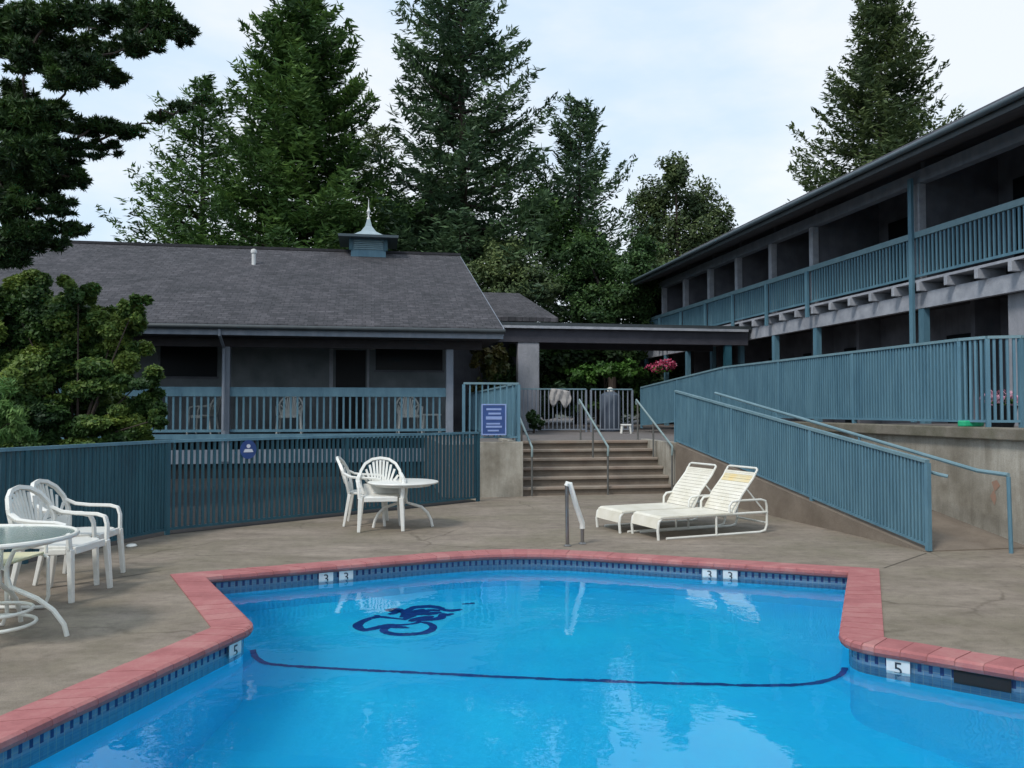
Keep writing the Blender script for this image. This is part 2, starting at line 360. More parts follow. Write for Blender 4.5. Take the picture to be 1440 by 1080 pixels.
def tag(o, label=None, cat=None, group=None, kind=None):
    if label: o['label'] = label
    if cat: o['category'] = cat
    if group: o['group'] = group
    if kind: o['kind'] = kind
    return o
def thing(name, label, cat, loc=(0,0,0), group=None):
    o = bpy.data.objects.new(name, None); C.objects.link(o); o.location = loc; o.empty_display_size = .2
    ROOT[o.name] = Vector(loc); return tag(o, label, cat, group)
def structure(name):
    o = bpy.data.objects.new(name, None); C.objects.link(o); o['kind'] = 'structure'; ROOT[o.name] = Vector((0,0,0)); return o
def copy_tree(o, parent=None):
    c = o.copy(); C.objects.link(c)
    if parent: c.parent = parent
    for ch in [x for x in bpy.data.objects if x.parent == o]: copy_tree(ch, c)
    return c
def place(o, x, y, z, deg, label=None, group=None):
    o.location = (x,y,z); o.rotation_euler = (0,0,math.radians(deg))
    if label: o['label'] = label
    if group: o['group'] = group

# ---------------------------------------------------------------- pool
b_ = gnd(352,882); c_ = gnd(285,812); d_ = gnd(722,775); e_ = gnd(1197,805); f_ = gnd(1187,903)
a_ = gnd(0,1042); g_ = gnd(1440,945)
def v2(p): return Vector((p.x,p.y))
A, B, Cc, D, E, Fp, G = map(v2, (a_,b_,c_,d_,e_,f_,g_))
dirA = (A-B).normalized(); dirG = (G-Fp).normalized()
A2 = B+dirA*((1.3-B.y)/dirA.y); G2 = Fp+dirG*((1.3-Fp.y)/dirG.y)
def round_corner(P0, P, P1, r, n=5):
    d0 = (P0-P).normalized(); d1 = (P1-P).normalized()
    a, b = P+d0*r, P+d1*r
    return [(a*(1-t)**2+P*2*t*(1-t)+b*t*t) for t in [i/n for i in range(n+1)]]
inner = [A2] + round_corner(A2,B,Cc,.12) + [Cc] + round_corner(Cc,D,E,.9,6) + [E] + round_corner(E,Fp,G2,.2) + [G2]
def offset(poly, d):
    n = len(poly); out = []
    for i in range(n):
        p0, p, p1 = poly[i-1], poly[i], poly[(i+1)%n]
        a = (p-p0).normalized(); b = (p1-p).normalized()
        na = Vector((-a.y,a.x)); nb = Vector((-b.y,b.x))   # polygon runs clockwise: left normal is outward
        m = (na+nb); m = m/max(.3, m.dot(na)) if m.length > .01 else na
        out.append(p+m*d)
    return out
outer = offset(inner, .245)
def sheet(name, outline, hole, z, m, parent=None):
    bm = bmesh.new(); es = []
    for loop in (outline, hole):
        if not loop: continue
        vs = [bm.verts.new((p[0],p[1],z)) for p in loop]
        es += [bm.edges.new((vs[i], vs[(i+1)%len(vs)])) for i in range(len(vs))]
    bmesh.ops.triangle_fill(bm, use_beauty=True, use_dissolve=False, edges=es)
    bmesh.ops.recalc_face_normals(bm, faces=bm.faces)
    for f in bm.faces:
        if f.normal.z < 0: f.normal_flip()
    me = bpy.data.meshes.new(name); bm.to_mesh(me); bm.free(); me.materials.append(M[m])
    o = bpy.data.objects.new(name, me); C.objects.link(o)
    if parent: o.parent = parent
    return o
hole_g = offset(inner, .20)
g = sheet('ground', [(-600,-200),(600,-200),(600,900),(-600,900)], hole_g, -.004, 'soil'); g['kind'] = 'structure'
fenceL = [Vector((-6.8,2.6)), v2(gnd(235,752)), v2(gnd(672,705))]
dk = sheet('pool_deck', [(-8,-4),(14,-4),(14,2),tuple(W(7.3,2,0))[:2],tuple(W(7.3,14.6,0))[:2],tuple(W(1.6,14.6,0))[:2],tuple(fenceL[2]),tuple(fenceL[1]),(-7.2,1.5)], offset(inner,.235), 0.0, 'deck'); dk['kind'] = 'structure'

bd = sheet('planting_bed', [(-8.5,1.5),(-7.2,1.5),tuple(fenceL[1]),tuple(fenceL[2]),tuple(W(1.3,14.4,0))[:2],tuple(W(1.3,19.6,0))[:2],tuple(W(-13,19.6,0))[:2]], None, .003, 'mulch'); bd['kind'] = 'structure'
pool = structure('pool')
# coping bricks
n = len(inner); cb = MB(); tints = []; bed = MB()
prof = [(0,-.055),(-.028,-.045),(-.040,-.022),(-.036,.004),(-.015,.016),(.34,.010),(.34,-.055)]
def cross(pi, po, lift=0, inset=0):
    d = (po-pi); L = d.length; d = d/L; out = []
    for r, z in prof:
        rr = r if r < .3 else L - inset
        q = pi + d*(rr if r >= .3 else r+inset); out.append(Vector((q.x,q.y,z+lift)))
    return out
for i in range(n):
    p0, p1 = inner[i], inner[(i+1)%n]; q0, q1 = outer[i], outer[(i+1)%n]
    L = ((p1-p0).length+(q1-q0).length)/2; k = max(1, round(L/.16))
    gap = .0025/(L/k)
    for j in range(k):
        t0, t1 = (j+gap)/k, (j+1-gap)/k
        c0 = cross(p0.lerp(p1,t0), q0.lerp(q1,t0), random.uniform(-.0015,.0015)); c1 = cross(p0.lerp(p1,t1), q0.lerp(q1,t1), random.uniform(-.0015,.0015))
        m_ = len(prof); nf = len(cb.f)
        cb.add(c0+c1, [tuple(range(m_)), tuple(reversed(range(m_,2*m_)))]+[(x,(x+1)%m_,(x+1)%m_+m_,x+m_) for x in range(m_)])
        tints += [random.random()]*(2*m_)
    c0 = cross(p0,q0,-.004,.004); c1 = cross(p1,q1,-.004,.004)
    bed.add(c0+c1, [tuple(range(m_)), tuple(reversed(range(m_,2*m_)))]+[(x,(x+1)%m_,(x+1)%m_+m_,x+m_) for x in range(m_)])
co = cb.build('coping', 'coping', pool)
at_ = co.data.attributes.new('tint', 'FLOAT', 'POINT'); at_.data.foreach_set('value', tints)
bed.build('coping_bed', 'mortar', pool)
jt = MB()
def joint(a, b, w=.012):
    a = gnd(*a); b = gnd(*b); d = (b-a).normalized(); nn = Vector((-d.y,d.x,0))*w/2
    jt.add([a-nn+Vector((0,0,.003)), b-nn+Vector((0,0,.003)), b+nn+Vector((0,0,.003)), a+nn+Vector((0,0,.003))], [(0,1,2,3)])
joint((1243,799),(1303,778)); joint((226,803),(60,829))
jo = jt.build('deck_joint', 'joint', None); jo['kind'] = 'structure'
# walls
wl = MB(); tl = MB(); s = 0; uvs = []
wall = offset(inner, .03); ti = offset(inner, .024)
for i in range(n):
    p0, p1 = wall[i], wall[(i+1)%n]
    wl.add([(p0.x,p0.y,-2.3),(p1.x,p1.y,-2.3),(p1.x,p1.y,-.05),(p0.x,p0.y,-.05)], [(0,1,2,3)])
    p0, p1 = ti[i], ti[(i+1)%n]; L = (p1-p0).length
    tl.add([(p0.x,p0.y,-.33),(p1.x,p1.y,-.33),(p1.x,p1.y,-.05),(p0.x,p0.y,-.05)], [(0,1,2,3)])
    uvs += [(s,-.33),(s+L,-.33),(s+L,-.05),(s,-.05)]; s += L
wl.build('pool_wall', 'plaster_pale', pool, fix=False)
to = tl.build('tile_band', 'tile', pool, fix=False)
uvl = to.data.uv_layers.new(name='UVMap')
for i, q in enumerate(uvs): uvl.data[i].uv = q
# floor: shallow flat part, then the slope to the deep end; break line at the neck
SH = -1.05
lip = [under(px,py,SH) for px,py in ((300,905),(352,913),(362,930),(400,939),(600,950),(800,959),(1000,966),(1120,967),(1165,962),(1188,945),(1196,930),(1260,915))]
fl = MB(); k = len(lip)
fl.add([Vector((p.x,p.y,SH)) for p in lip]+[Vector((p.x+(p.x)*.3,10.5,SH)) for p in lip]+[Vector((p.x*1.2,p.y-.9,SH-.45)) for p in lip]+[Vector((p.x*1.6, .9, -2.1)) for p in lip],
       [(i,i+1,i+1+k,i+k) for i in range(k-1)]+[(i+1,i,i+2*k,i+1+2*k) for i in range(k-1)]+[(i+1+2*k,i+2*k,i+3*k,i+1+3*k) for i in range(k-1)])
fl.add([(-9,.5,-2.12),(10,.5,-2.12),(10,12,-2.12),(-9,12,-2.12)], [(0,1,2,3)])
for side, pts in ((0,[lip[0]]),(1,[lip[-1]])): pass
fo = fl.build('pool_floor', 'plaster', pool, fix=False)
me = fo.data; bm = bmesh.new(); bm.from_mesh(me)
for f in bm.faces:
    f.normal_update()
    if f.normal.z < 0: f.normal_flip()
bm.to_mesh(me); bm.free()
def floor_ribbon(mb, pts, widths, z):
    P = [Vector((p.x,p.y,z)) for p in pts]; o = len(mb.v); k = len(P)
    ws = widths if isinstance(widths, list) else [widths]*k
    for i, p in enumerate(P):
        d = (P[min(i+1,k-1)]-P[max(i-1,0)]).normalized(); nn = Vector((-d.y,d.x,0))
        mb.v += [p+nn*ws[i]/2, p-nn*ws[i]/2]
    for i in range(k-1): mb.f.append((o+2*i+1, o+2*i+3, o+2*i+2, o+2*i))
sl = MB(); 
def smooth_pts(P, k=6):
    Q = []
    for i in range(len(P)-1):
        p0, p1, p2, p3 = P[max(i-1,0)], P[i], P[i+1], P[min(i+2,len(P)-1)]
        for j in range(k):
            t = j/k; Q.append(.5*((2*p1)+(p2-p0)*t+(2*p0-5*p1+4*p2-p3)*t*t+(3*p1-p0-3*p2+p3)*t**3))
    return Q+[P[-1]]
floor_ribbon(sl, [p+Vector((0,.03,0)) for p in smooth_pts([under(px,py,SH) for px,py in ((354,915),(362,929),(400,938),(600,949),(800,958),(1000,965),(1110,966),(1160,961),(1184,951),(1191,941))])], .048, SH+.005); sl.build('step_edge_tile', 'safety', pool, fix=False)
# emblem laid in the floor (pixel outlines of the photograph turned into floor points)
def EM(cx, cy): return under(460+cx/5.54, 820+cy/5.54, SH)
hal = MB()
hp = [EM(*q) for q in ((170,340),(230,290),(340,250),(430,200),(560,160),(760,140),(950,150),(1190,130),(1180,180),(1080,240),(960,290),(900,340),(860,400),(700,450),(480,440),(300,410),(190,380))]
hal.prism([Vector((p.x,p.y,SH+.002)) for p in hp], (0,0,.001)); hal.build('emblem_ground', 'halo', pool)
em = MB()
def strokes(pts, w):
    P = [EM(*q) for q in pts]
    # smooth
    Q = []
    for i in range(len(P)-1):
        p0, p1, p2, p3 = P[max(i-1,0)], P[i], P[i+1], P[min(i+2,len(P)-1)]
        for j in range(5):
            t = j/5; Q.append(.5*((2*p1)+(p2-p0)*t+(2*p0-5*p1+4*p2-p3)*t*t+(3*p1-p0-3*p2+p3)*t**3))
    Q.append(P[-1]); kk = len(Q)
    floor_ribbon(em, Q, [w*(.35+.65*math.sin(math.pi*min(1,max(0,(i+.6)/kk)))**.6) for i in range(kk)], SH+.006+.0004*len(em.v)/50)
strokes([(600,285),(480,270),(390,265),(300,290),(240,330),(280,365),(360,355),(470,330),(600,325),(720,310)], .085)
strokes([(690,300),(790,315),(830,350),(770,385),(650,402),(520,400),(440,375),(470,345),(560,345),(640,350)], .085)
strokes([(600,262),(700,245),(800,240),(890,228)], .10)
strokes([(600,215),(680,190),(780,178),(880,186)], .07)
strokes([(640,300),(720,275),(830,262)], .09)
strokes([(480,245),(540,225),(480,212),(560,208),(600,240)], .09)
strokes([(580,270),(650,200),(750,185),(860,190),(900,205)], .10)
strokes([(590,290),(690,245),(800,215),(880,215)], .09)
strokes([(700,290),(800,285),(880,275),(900,240)], .10)
strokes([(600,250),(680,225),(760,205)], .09)
strokes([(880,200),(960,215),(1050,205)], .08)
strokes([(890,240),(940,248),(985,238)], .07)
strokes([(1050,166),(1100,162),(1150,158)], .05)
strokes([(380,250),(400,268)], .06)
em.build('floor_emblem', 'safety', pool, fix=False)
# depth markers
def text_mesh(body, size, name, m, origin, xdir, ydir, parent):
    cu = bpy.data.curves.new(name, 'FONT'); cu.body = body; cu.size = size; cu.align_x = 'CENTER'; cu.align_y = 'CENTER'; cu.extrude = .001
    tmp = bpy.data.objects.new(name, cu); C.objects.link(tmp)
    bpy.context.view_layer.update()
    me = bpy.data.meshes.new_from_object(tmp.evaluated_get(bpy.context.evaluated_depsgraph_get()))
    bpy.data.objects.remove(tmp)
    x = Vector(xdir).normalized(); y = Vector(ydir).normalized(); z = x.cross(y)
    mt = Matrix(((x.x,y.x,z.x,origin.x),(x.y,y.y,z.y,origin.y),(x.z,y.z,z.z,origin.z),(0,0,0,1)))
    me.transform(mt); me.materials.clear(); me.materials.append(M[m])
    o = bpy.data.objects.new(name, me); C.objects.link(o)
    if parent: o.parent = parent
    return o
def marker(px, seg, txt, wdt=.14):
    p0, p1 = seg; t = (px-720)/F
    # intersection of vertical view plane with the wall segment
    dd = p1-p0; s_ = (t*p0.y-p0.x)/(dd.x-t*dd.y); p = p0+dd*s_; d = dd.normalized(); nrm = Vector((d.y,-d.x))  # towards the water
    if nrm.dot(-p) < 0: nrm = -nrm
    xd = Vector((-nrm.y, nrm.x)); c = p+nrm*.006
    m_ = MB(); x3 = Vector((xd.x,xd.y,0))*wdt/2; z3 = Vector((0,0,.065)); c3 = Vector((c.x,c.y,-.118)); o = m_
    m_.prism([c3-x3-z3, c3+x3-z3, c3+x3+z3, c3-x3+z3], Vector((nrm.x,nrm.y,0))*.004)
    mo = m_.build('depth_marker', 'marker_white', pool)
    text_mesh(txt, .12, 'numeral', 'marker_black', c3+Vector((nrm.x,nrm.y,0))*.006+Vector((0,0,.002)), (xd.x,xd.y,0), (0,0,1), mo)
segCD = (v2(c_), v2(d_)); segDE = (v2(d_), v2(e_)); segAB = (v2(a_), v2(b_)); segFG = (v2(f_), v2(g_))
marker(460, segCD, '3'); marker(488, segCD, '3'); marker(996, segDE, '3'); marker(1025, segDE, '3'); marker(1258, segFG, '5'); marker(333, segAB, '5')
# skimmer mouth
sp0, sp1 = segFG; dd = (sp1-sp0).normalized(); nn = Vector((dd.y,-dd.x)); 
if nn.dot(-sp0) < 0: nn = -nn
def fg(px):
    t = (px-720)/F; d2 = sp1-sp0; return sp0+d2*((t*sp0.y-sp0.x)/(d2.x-t*d2.y))
k0, k1 = fg(1335), fg(1415)
sk = MB(); sk.prism([Vector((q.x,q.y,z))+Vector((nn.x,nn.y,0))*.002 for q, z in ((k0,-.15),(k1,-.15),(k1,-.052),(k0,-.052))], Vector((nn.x,nn.y,0))*.006)
sk.build('skimmer_mouth', 'black', pool)
w = sheet('water', wall, None, WATER, 'water'); w['kind'] = 'structure'

# ---------------------------------------------------------------- terrace, steps, ramp, retaining wall
US0, US1, VS = 2.73, 5.57, 14.35
TZ = .92
ter = MB()
ter.wbox(1.3, US0, VS, 60, -.3, TZ)                     # beside the steps
ter.wbox(US0, 7.25, VS+6*.29, 60, -.3, TZ-.003)
ter.wbox(US1+.15, 7.25, VS, VS+6*.29, -.3, TZ)
def slab(u0,u1,v0,v1,z0,z1):   # sloping along v
    ter.hexa([W(u0,v0,-.3),W(u1,v0,-.3),W(u1,v1,-.3),W(u0,v1,-.3),W(u0,v0,z0),W(u1,v0,z0),W(u1,v1,z1),W(u0,v1,z1)])
slab(7.45, 30, -6, 15, 1.25, 1.25); slab(7.45, 30, 15, 21.5, 1.25, TZ); slab(7.45, 30, 21.5, 60, TZ, TZ)
slab(7.25, 7.45, 14.6, 21.5, TZ, TZ); slab(7.25, 7.45, 21.5, 60, TZ, TZ)
t_ = ter.build('terrace', 'terrace', None); t_['kind'] = 'structure'
lw = MB(); lw.wbox(u_at(672,VS)-.02, US0-.02, VS-.12, VS-.004, -.1, TZ+.05); lw.wbox(US0-.16, US0-.02, VS-.004, VS+1.8, -.1, TZ+.05)
o = lw.build('low_wall', 'wall_conc', None, bevel=.01); tag(o, 'short concrete wall left of the steps, under the railing with the blue sign', 'wall')
st = thing('steps', 'six broad concrete steps with pale nosings, rising from the pool deck', 'steps', W(US0,VS,0))
for i in range(6):
    m_ = MB(); v0 = VS+i*.29; z1 = TZ*(i+1)/6
    m_.wbox(US0-.01, US1, v0+.03, v0+.32, TZ*i/6-.05, z1-.05)
    m_.wbox(US0-.01, US1, v0+.07, v0+.32, z1-.05, z1-.003)
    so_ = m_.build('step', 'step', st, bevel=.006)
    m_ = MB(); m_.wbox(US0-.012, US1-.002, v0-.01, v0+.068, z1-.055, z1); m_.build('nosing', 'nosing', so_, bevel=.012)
cw = MB(); cw.wbox(US1, US1+.15, VS-.05, VS+1.9, -.1, TZ+.01)
# ramp (sloping slab with side wall)
R0 = v2(W(US1+.02, VS)); 
rb = gnd(1306,776); uR1 = CA*rb.x+SA*rb.y; vR1 = -SA*rb.x+CA*rb.y
rp = MB()
rp.hexa([W(uR1-.05,vR1,-.2),W(7.25,vR1,-.2),W(7.25,VS+.0,-.2),W(US1,VS+.0,-.2),W(uR1-.05,vR1,.012),W(7.25,vR1,.012),W(7.25,VS,TZ-.004),W(US1,VS,TZ-.004)])
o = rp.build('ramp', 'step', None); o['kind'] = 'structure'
o = cw.build('step_side_wall', 'wall_conc', None, bevel=.01); tag(o, 'low concrete side wall between the steps and the ramp', 'wall')
# retaining wall with cap
rw = thing('retaining_wall', 'stained concrete retaining wall with projecting cap behind the ramp, terrace fence on top', 'wall', W(7.25,8,0))
m_ = MB(); m_.wbox(7.25,7.449,-6,VS+1.8,-.1,1.19); m_.build('wall', 'wall_conc', rw)
m_ = MB(); m_.wbox(7.17,7.52,-6,VS+2,1.19,1.33); m_.build('cap', 'cap', rw, bevel=.015)
# orange paint mark on the wall
m_ = MB(); vv = v_at(1400,7.25); 
m_.add([W(7.246,vv-.05,.66),W(7.246,vv+.0,.72),W(7.246,vv+.08,.69),W(7.246,vv+.05,.60),W(7.246,vv+.11,.52),W(7.246,vv+.04,.42),W(7.246,vv+.01,.50),W(7.246,vv+.03,.58)], [tuple(range(8))]); m_.build('paint_mark', 'rust_stain', rw)

# ---------------------------------------------------------------- fences
def fence(name, label, pts, h, post_idx=None, spacing=.082, pk=.026, mp='teal', mr='teal_light', cat='fence', rail=.045, gap=.07, bay=2.2, group=None, loc=None, toph=.035, tops=None, low=None):
    loc = loc or tuple(pts[0]); t = thing(name, label, cat, loc, group)
    top = MB(); bot = MB()
    for i in range(len(pts)-1):
        p, q = Vector(pts[i]), Vector(pts[i+1]); hz = Vector((0,0,h))
        top.bar(p+hz, q+hz, rail+.015, toph); bot.bar(p+Vector((0,0,gap)), q+Vector((0,0,gap)), rail*.8, .03)
        L = (Vector((q.x,q.y,0))-Vector((p.x,p.y,0))).length; nb = max(1, round(L/bay))
        for k in range(nb):
            a, b = p.lerp(q,k/nb), p.lerp(q,(k+1)/nb); Lb = L/nb; m_ = MB(); np_ = max(1, round(Lb/(spacing if not (low and i == 0) else low)))
            d = (q-p).normalized(); d.z = 0; d.normalize()
            for j in range(1,np_):
                c = a.lerp(b, j/np_)
                m_.bar(c+Vector((0,0,gap+.016))+d*random.uniform(-.004,.004), c+Vector((0,0,h-toph/2))+d*random.uniform(-.004,.004), pk, pk, up=d)
            m_.build('picket_panel', mp, t, fix=False)
            if k > 0 or i > 0:
                q_ = MB(); q_.bar(a+Vector((0,0,-.01)), a+Vector((0,0,h-toph/2-.001)), .05, .05, up=d); q_.build('post', mp, t)
    for e_, dd_ in ((pts[0],Vector(pts[1])-Vector(pts[0])),(pts[-1],Vector(pts[-1])-Vector(pts[-2]))):
        dd_.z = 0; q_ = MB(); e_ = Vector(e_); q_.bar(e_+Vector((0,0,-.01)), e_+Vector((0,0,h-toph/2-.001)), .05, .05, up=dd_); q_.build('post', mp, t)
    top.build('top_rail', mr, t); bot.build('bottom_rail', mp, t)
    return t
Lp = [Vector((p.x,p.y,0)) for p in fenceL]
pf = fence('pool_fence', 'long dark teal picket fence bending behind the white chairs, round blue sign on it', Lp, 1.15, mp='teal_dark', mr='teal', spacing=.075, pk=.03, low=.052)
# terrace fence
vc = v_at(1393,7.33)
tf = fence('terrace_fence', 'tall blue picket fence on the retaining wall above the ramp, curving at its near end',
      [W(7.33,21.3,TZ+.12), W(7.33,16,1.33), W(7.33,vc+.5,1.33), W(7.42,vc+.15,1.33), W(7.75,vc,1.33), W(11.2,vc,1.26)], 1.09, spacing=.066, pk=.03)
# ramp outer fence
rt0 = W(US1+.07, VS+.1, TZ); rt1 = Vector((rb.x, rb.y, .02))
rf = fence('ramp_fence', 'sloping blue picket fence along the open side of the ramp, beside the loungers', [rt0, rt1], .96, bay=2.0, gap=.05, spacing=.056, pk=.028)
m_ = MB(); e0 = rt0+Vector((.04,.0,.80)); e1 = rt1+Vector((.06,.0,.82)); m_.tube([e0+Vector((.05,0,0)), e1+Vector((.05,0,0)), e1+Vector((.13,-.06,-.02))], .02); m_.build('handrail', 'teal_light', rf, smooth=True)
# wall side handrail of the ramp
hb = gnd(1422,778); ub = CA*hb.x+SA*hb.y; vb = -SA*hb.x+CA*hb.y
hr = thing('ramp_handrail', 'single blue tube handrail on posts on the wall side of the ramp', 'handrail', hb)
tp = at(1418,668,hb.y); farp = W(ub-.35, VS+.2, TZ+.93)
flat = at(1375,662,hb.y+.45)
m_ = MB(); m_.tube([farp, flat, tp], .024); m_.build('rail', 'teal_light', hr, smooth=True)
m_ = MB(); m_.tube([Vector((hb.x,hb.y,0)), Vector((tp.x,tp.y,tp.z-.02))], .022); m_.build('post', 'teal', hr, smooth=True)
for k in (.33,.66,.97):
    c = flat.lerp(farp,k); zb = TZ*max(0,min(1,((-SA*c.x+CA*c.y)-vR1)/(VS-vR1)))
    m_ = MB(); m_.tube([Vector((c.x,c.y,zb)), c-Vector((0,0,.02))], .018); m_.build('post', 'teal', hr, smooth=True)
# landing fence with gate
lf = fence('landing_fence', 'grey blue picket fence closing the far side of the landing, with gate', [W(3.45,21.7,TZ), W(u_at(824,21.7),21.7,TZ)], 1.17, spacing=.115, mp='grey_trim', bay=5)
gt = fence('gate', 'grey picket gate right of the stone pier at the landing', [W(u_at(831,21.7),21.7,TZ), W(7.2,21.7,TZ)], 1.17, spacing=.125, mp='grey_trim', cat='gate', bay=1.6)
# railing on low wall
ul = u_at(652,VS-.06)
rl = fence('railing', 'blue picket railing on the low wall left of the steps, carrying the blue sign', [W(ul,VS-.06,TZ+.06), W(US0-.09,VS-.06,TZ+.06)], 1.02, spacing=.115, pk=.024, mp='teal', bay=5)
rl2 = fence('railing', 'blue side railing running back from the low wall to the pier', [W(US0-.09,VS+.1,TZ+.06), W(US0-.09,21.6,TZ+.01)], 1.02, spacing=.115, pk=.024, mp='teal', bay=2.6)
# rectangular sign
sg = thing('sign', 'rectangular blue sign with pale border and pale text lines, on the railing by the steps', 'sign', W(u_at(694,VS-.15),VS-.15,1.1))
pa, pb = u_at(677,VS-.13), u_at(712,VS-.13); yv = VS-.13; Y_ = W(pa,yv).y
zt = at(694,568,Y_).z; zb = at(694,612,Y_).z
m_ = MB(); m_.wbox(pa,pb,yv,yv+.02,zb,zt); m_.build('panel', 'sign_blue', sg)
m_ = MB(); e = .022
for (x0,x1,z0,z1) in ((pa,pb,zt-e,zt),(pa,pb,zb,zb+e),(pa,pa+e,zb+e,zt-e),(pb-e,pb,zb+e,zt-e)): m_.wbox(x0,x1,yv-.006,yv-.001,z0,z1)
m_.build('border', 'sign_pale', sg)
m_ = MB(); hh = zt-zb
for (f0,f1,w0,w1) in ((.80,.86,.2,.8),(.66,.72,.28,.78),(.50,.60,.18,.82),(.34,.39,.2,.75),(.24,.30,.18,.82),(.12,.17,.25,.7)):
    m_.wbox(pa+(pb-pa)*w0, pa+(pb-pa)*w1, yv-.004, yv-.001, zb+hh*f0, zb+hh*f1)
m_.build('text_lines', 'sign_pale', sg)
# round sign on pool fence
p0, p1 = fenceL[1], fenceL[2]; t = (348-720)/F; d2 = p1-p0; q = p0+d2*((t*p0.y-p0.x)/(d2.x-t*d2.y)); dn = d2.normalized(); nr = Vector((dn.y,-dn.x,0)); d3 = Vector((dn.x,dn.y,0))
cs = Vector((q.x,q.y,0))+nr*.035; cs.z = at(348,632,q.y).z
sg2 = thing('sign', 'small round navy sign with white marks, on the pool fence left of the small table', 'sign', cs)
m_ = MB(); m_.prism([cs+d3*.115*math.cos(a)+Vector((0,0,.125*math.sin(a))) for a in [i*math.pi/10 for i in range(20)]], nr*.006); m_.build('panel', 'sign_blue', sg2)
m_ = MB(); c2 = cs+nr*.008
m_.prism([c2+Vector((0,0,.045))+d3*.028*math.cos(a)+Vector((0,0,.026*math.sin(a))) for a in [i*math.pi/6 for i in range(12)]], nr*.002)
m_.prism([c2+d3*x+Vector((0,0,z)) for x,z in ((-.07,-.035),(.07,-.035),(.05,.005),(-.05,.008))], nr*.002)
m_.build('white_mark', 'sign_white', sg2)

# step handrails
def step_rail(label, u, grp=None):
    t = thing('step_handrail', label, 'handrail', W(u,VS,0), 'handrails of the steps')
    a = W(u,VS+1.95,TZ+.82); b = W(u,VS-.08,.86); 
    m_ = MB(); m_.tube([W(u,VS+1.95,TZ+.72), a+Vector((0,0,-.02)), a, b, b+Vector((0,0,-.05)), W(u,VS-.06,.70)], .02); m_.build('rail', 'rail_pale', t, smooth=True)
    for k in (.012,.5,.96):
        c = b.lerp(a,k); m_ = MB(); m_.tube([Vector((c.x,c.y,TZ*k*.9-.02)), c-Vector((0,0,.01))], .018); m_.build('post', 'rail_dull', t, smooth=True)
step_rail('pale blue tube handrail along the left side of the steps', 2.88)
step_rail('pale blue tube handrail up the middle of the steps', 4.28)
step_rail('pale blue tube handrail along the right side of the steps by the ramp', 5.50)

# pool grab rail
gr = thing('grab_rail', 'worn steel grab rail at the far pool edge, its slanting upper bar white', 'grab rail', gnd(806,768))
q0, q1 = gnd(798,768), gnd(819,765); t0 = at(797,682,q0.y); t1 = at(819,742,q1.y); 
m_ = MB(); m_.tube([q0, t0], .021); m_.build('leg', 'chrome', gr, smooth=True)
m_ = MB(); m_.tube([q1, t1-Vector((0,0,.0))], .021); m_.build('leg', 'chrome', gr, smooth=True)
m_ = MB(); m_.tube([t0-Vector((0,0,.01)), t0+Vector((.01,0,.02)), t0+Vector((.035,0,.015)), t0.lerp(t1,.5)+Vector((.02,0,0)), t1+Vector((0,0,.05)), t1+Vector((0,0,-.01))], .031); m_.build('top_bar', 'white', gr, smooth=True)  # upper bar in white, legs in steel tone
for q in (q0,q1):
    m_ = MB(); m_.lathe([(.045,0),(.045,.008),(.028,.02)], q, 14); m_.build('flange', 'chrome', gr)

# ---------------------------------------------------------------- left building
VB = 19.15; VW = 21.3; FL = .97; UL0, UL1 = -9.4, 1.89
lb = thing('clubhouse', 'low grey lodge with long grey shingle roof and open porch behind the pool fence', 'building', W(-3,20,0))
m_ = MB()
m_.wbox(UL0, 2.15, VW, VW+.15, FL-.9, 3.6); m_.wbox(2.0, 2.15, VW+.15, 29, FL-.9, 3.6); m_.wbox(UL0-.2, UL0, VB+.3, 29, -.1, 3.6); m_.wbox(UL0,2.0,28.8,29,0,3.6)
m_.build('wall', 'siding', lb)
m_ = MB(); m_.prism([W(2.152,VW,3.6),W(2.152,29,3.6),W(2.152,24.6,5.75),W(2.152,24.4,5.75)], W(-.1,0,0)); m_.build('gable_wall', 'siding', lb)
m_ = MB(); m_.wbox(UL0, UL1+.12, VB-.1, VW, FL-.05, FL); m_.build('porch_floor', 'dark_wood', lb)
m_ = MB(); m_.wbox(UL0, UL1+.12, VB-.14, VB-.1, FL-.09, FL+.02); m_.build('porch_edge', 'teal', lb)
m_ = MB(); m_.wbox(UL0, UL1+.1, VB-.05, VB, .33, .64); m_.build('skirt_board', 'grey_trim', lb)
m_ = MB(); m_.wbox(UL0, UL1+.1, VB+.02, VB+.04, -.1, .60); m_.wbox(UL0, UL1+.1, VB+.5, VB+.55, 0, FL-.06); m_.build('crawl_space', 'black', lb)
for u in np.arange(UL0+.3, UL1, .6):
    m_ = MB(); m_.wbox(u, u+.05, VB-.04, VB+.4, .66, FL-.055); m_.build('floor_joist', 'dark_wood', lb)
# roof
EZ, RZ, EV, RV = 3.40, 6.2, 18.45, 24.5; RU0, RU1 = -9.9, 3.05
def roofslab(mb, u0, u1, va, za, vb, zb, th=.12, du0=0, du1=0):
    mb.hexa([W(u0,va,za-th),W(u1,va,za-th),W(u1+du1,vb,zb-th),W(u0+du0,vb,zb-th),W(u0,va,za),W(u1,va,za),W(u1+du1,vb,zb),W(u0+du0,vb,zb)])
m_ = MB(); roofslab(m_, RU0, RU1, EV, EZ, RV, RZ, du1=-.35); roofslab(m_, RU0, RU1, 30.5, EZ, RV+.001, RZ, du1=-.35); rf_ = m_.build('roof', 'shingle', lb)
m_ = MB(); m_.wbox(RU0,RU1-.33,RV-.12,RV+.12,RZ-.04,RZ+.035); m_.build('ridge_cap', 'shingle', lb)
m_ = MB(); 
m_.tube([W(RU0,EV-.07,EZ-.08), W(RU1+.03,EV-.07,EZ-.08)], .055, 10); m_.build('gutter', 'gutter_dark', lb, smooth=True)
m_ = MB(); m_.wbox(RU0,RU1,EV-.005,EV+.03,EZ-.25,EZ-.122); m_.build('fascia', 'grey_trim', lb)
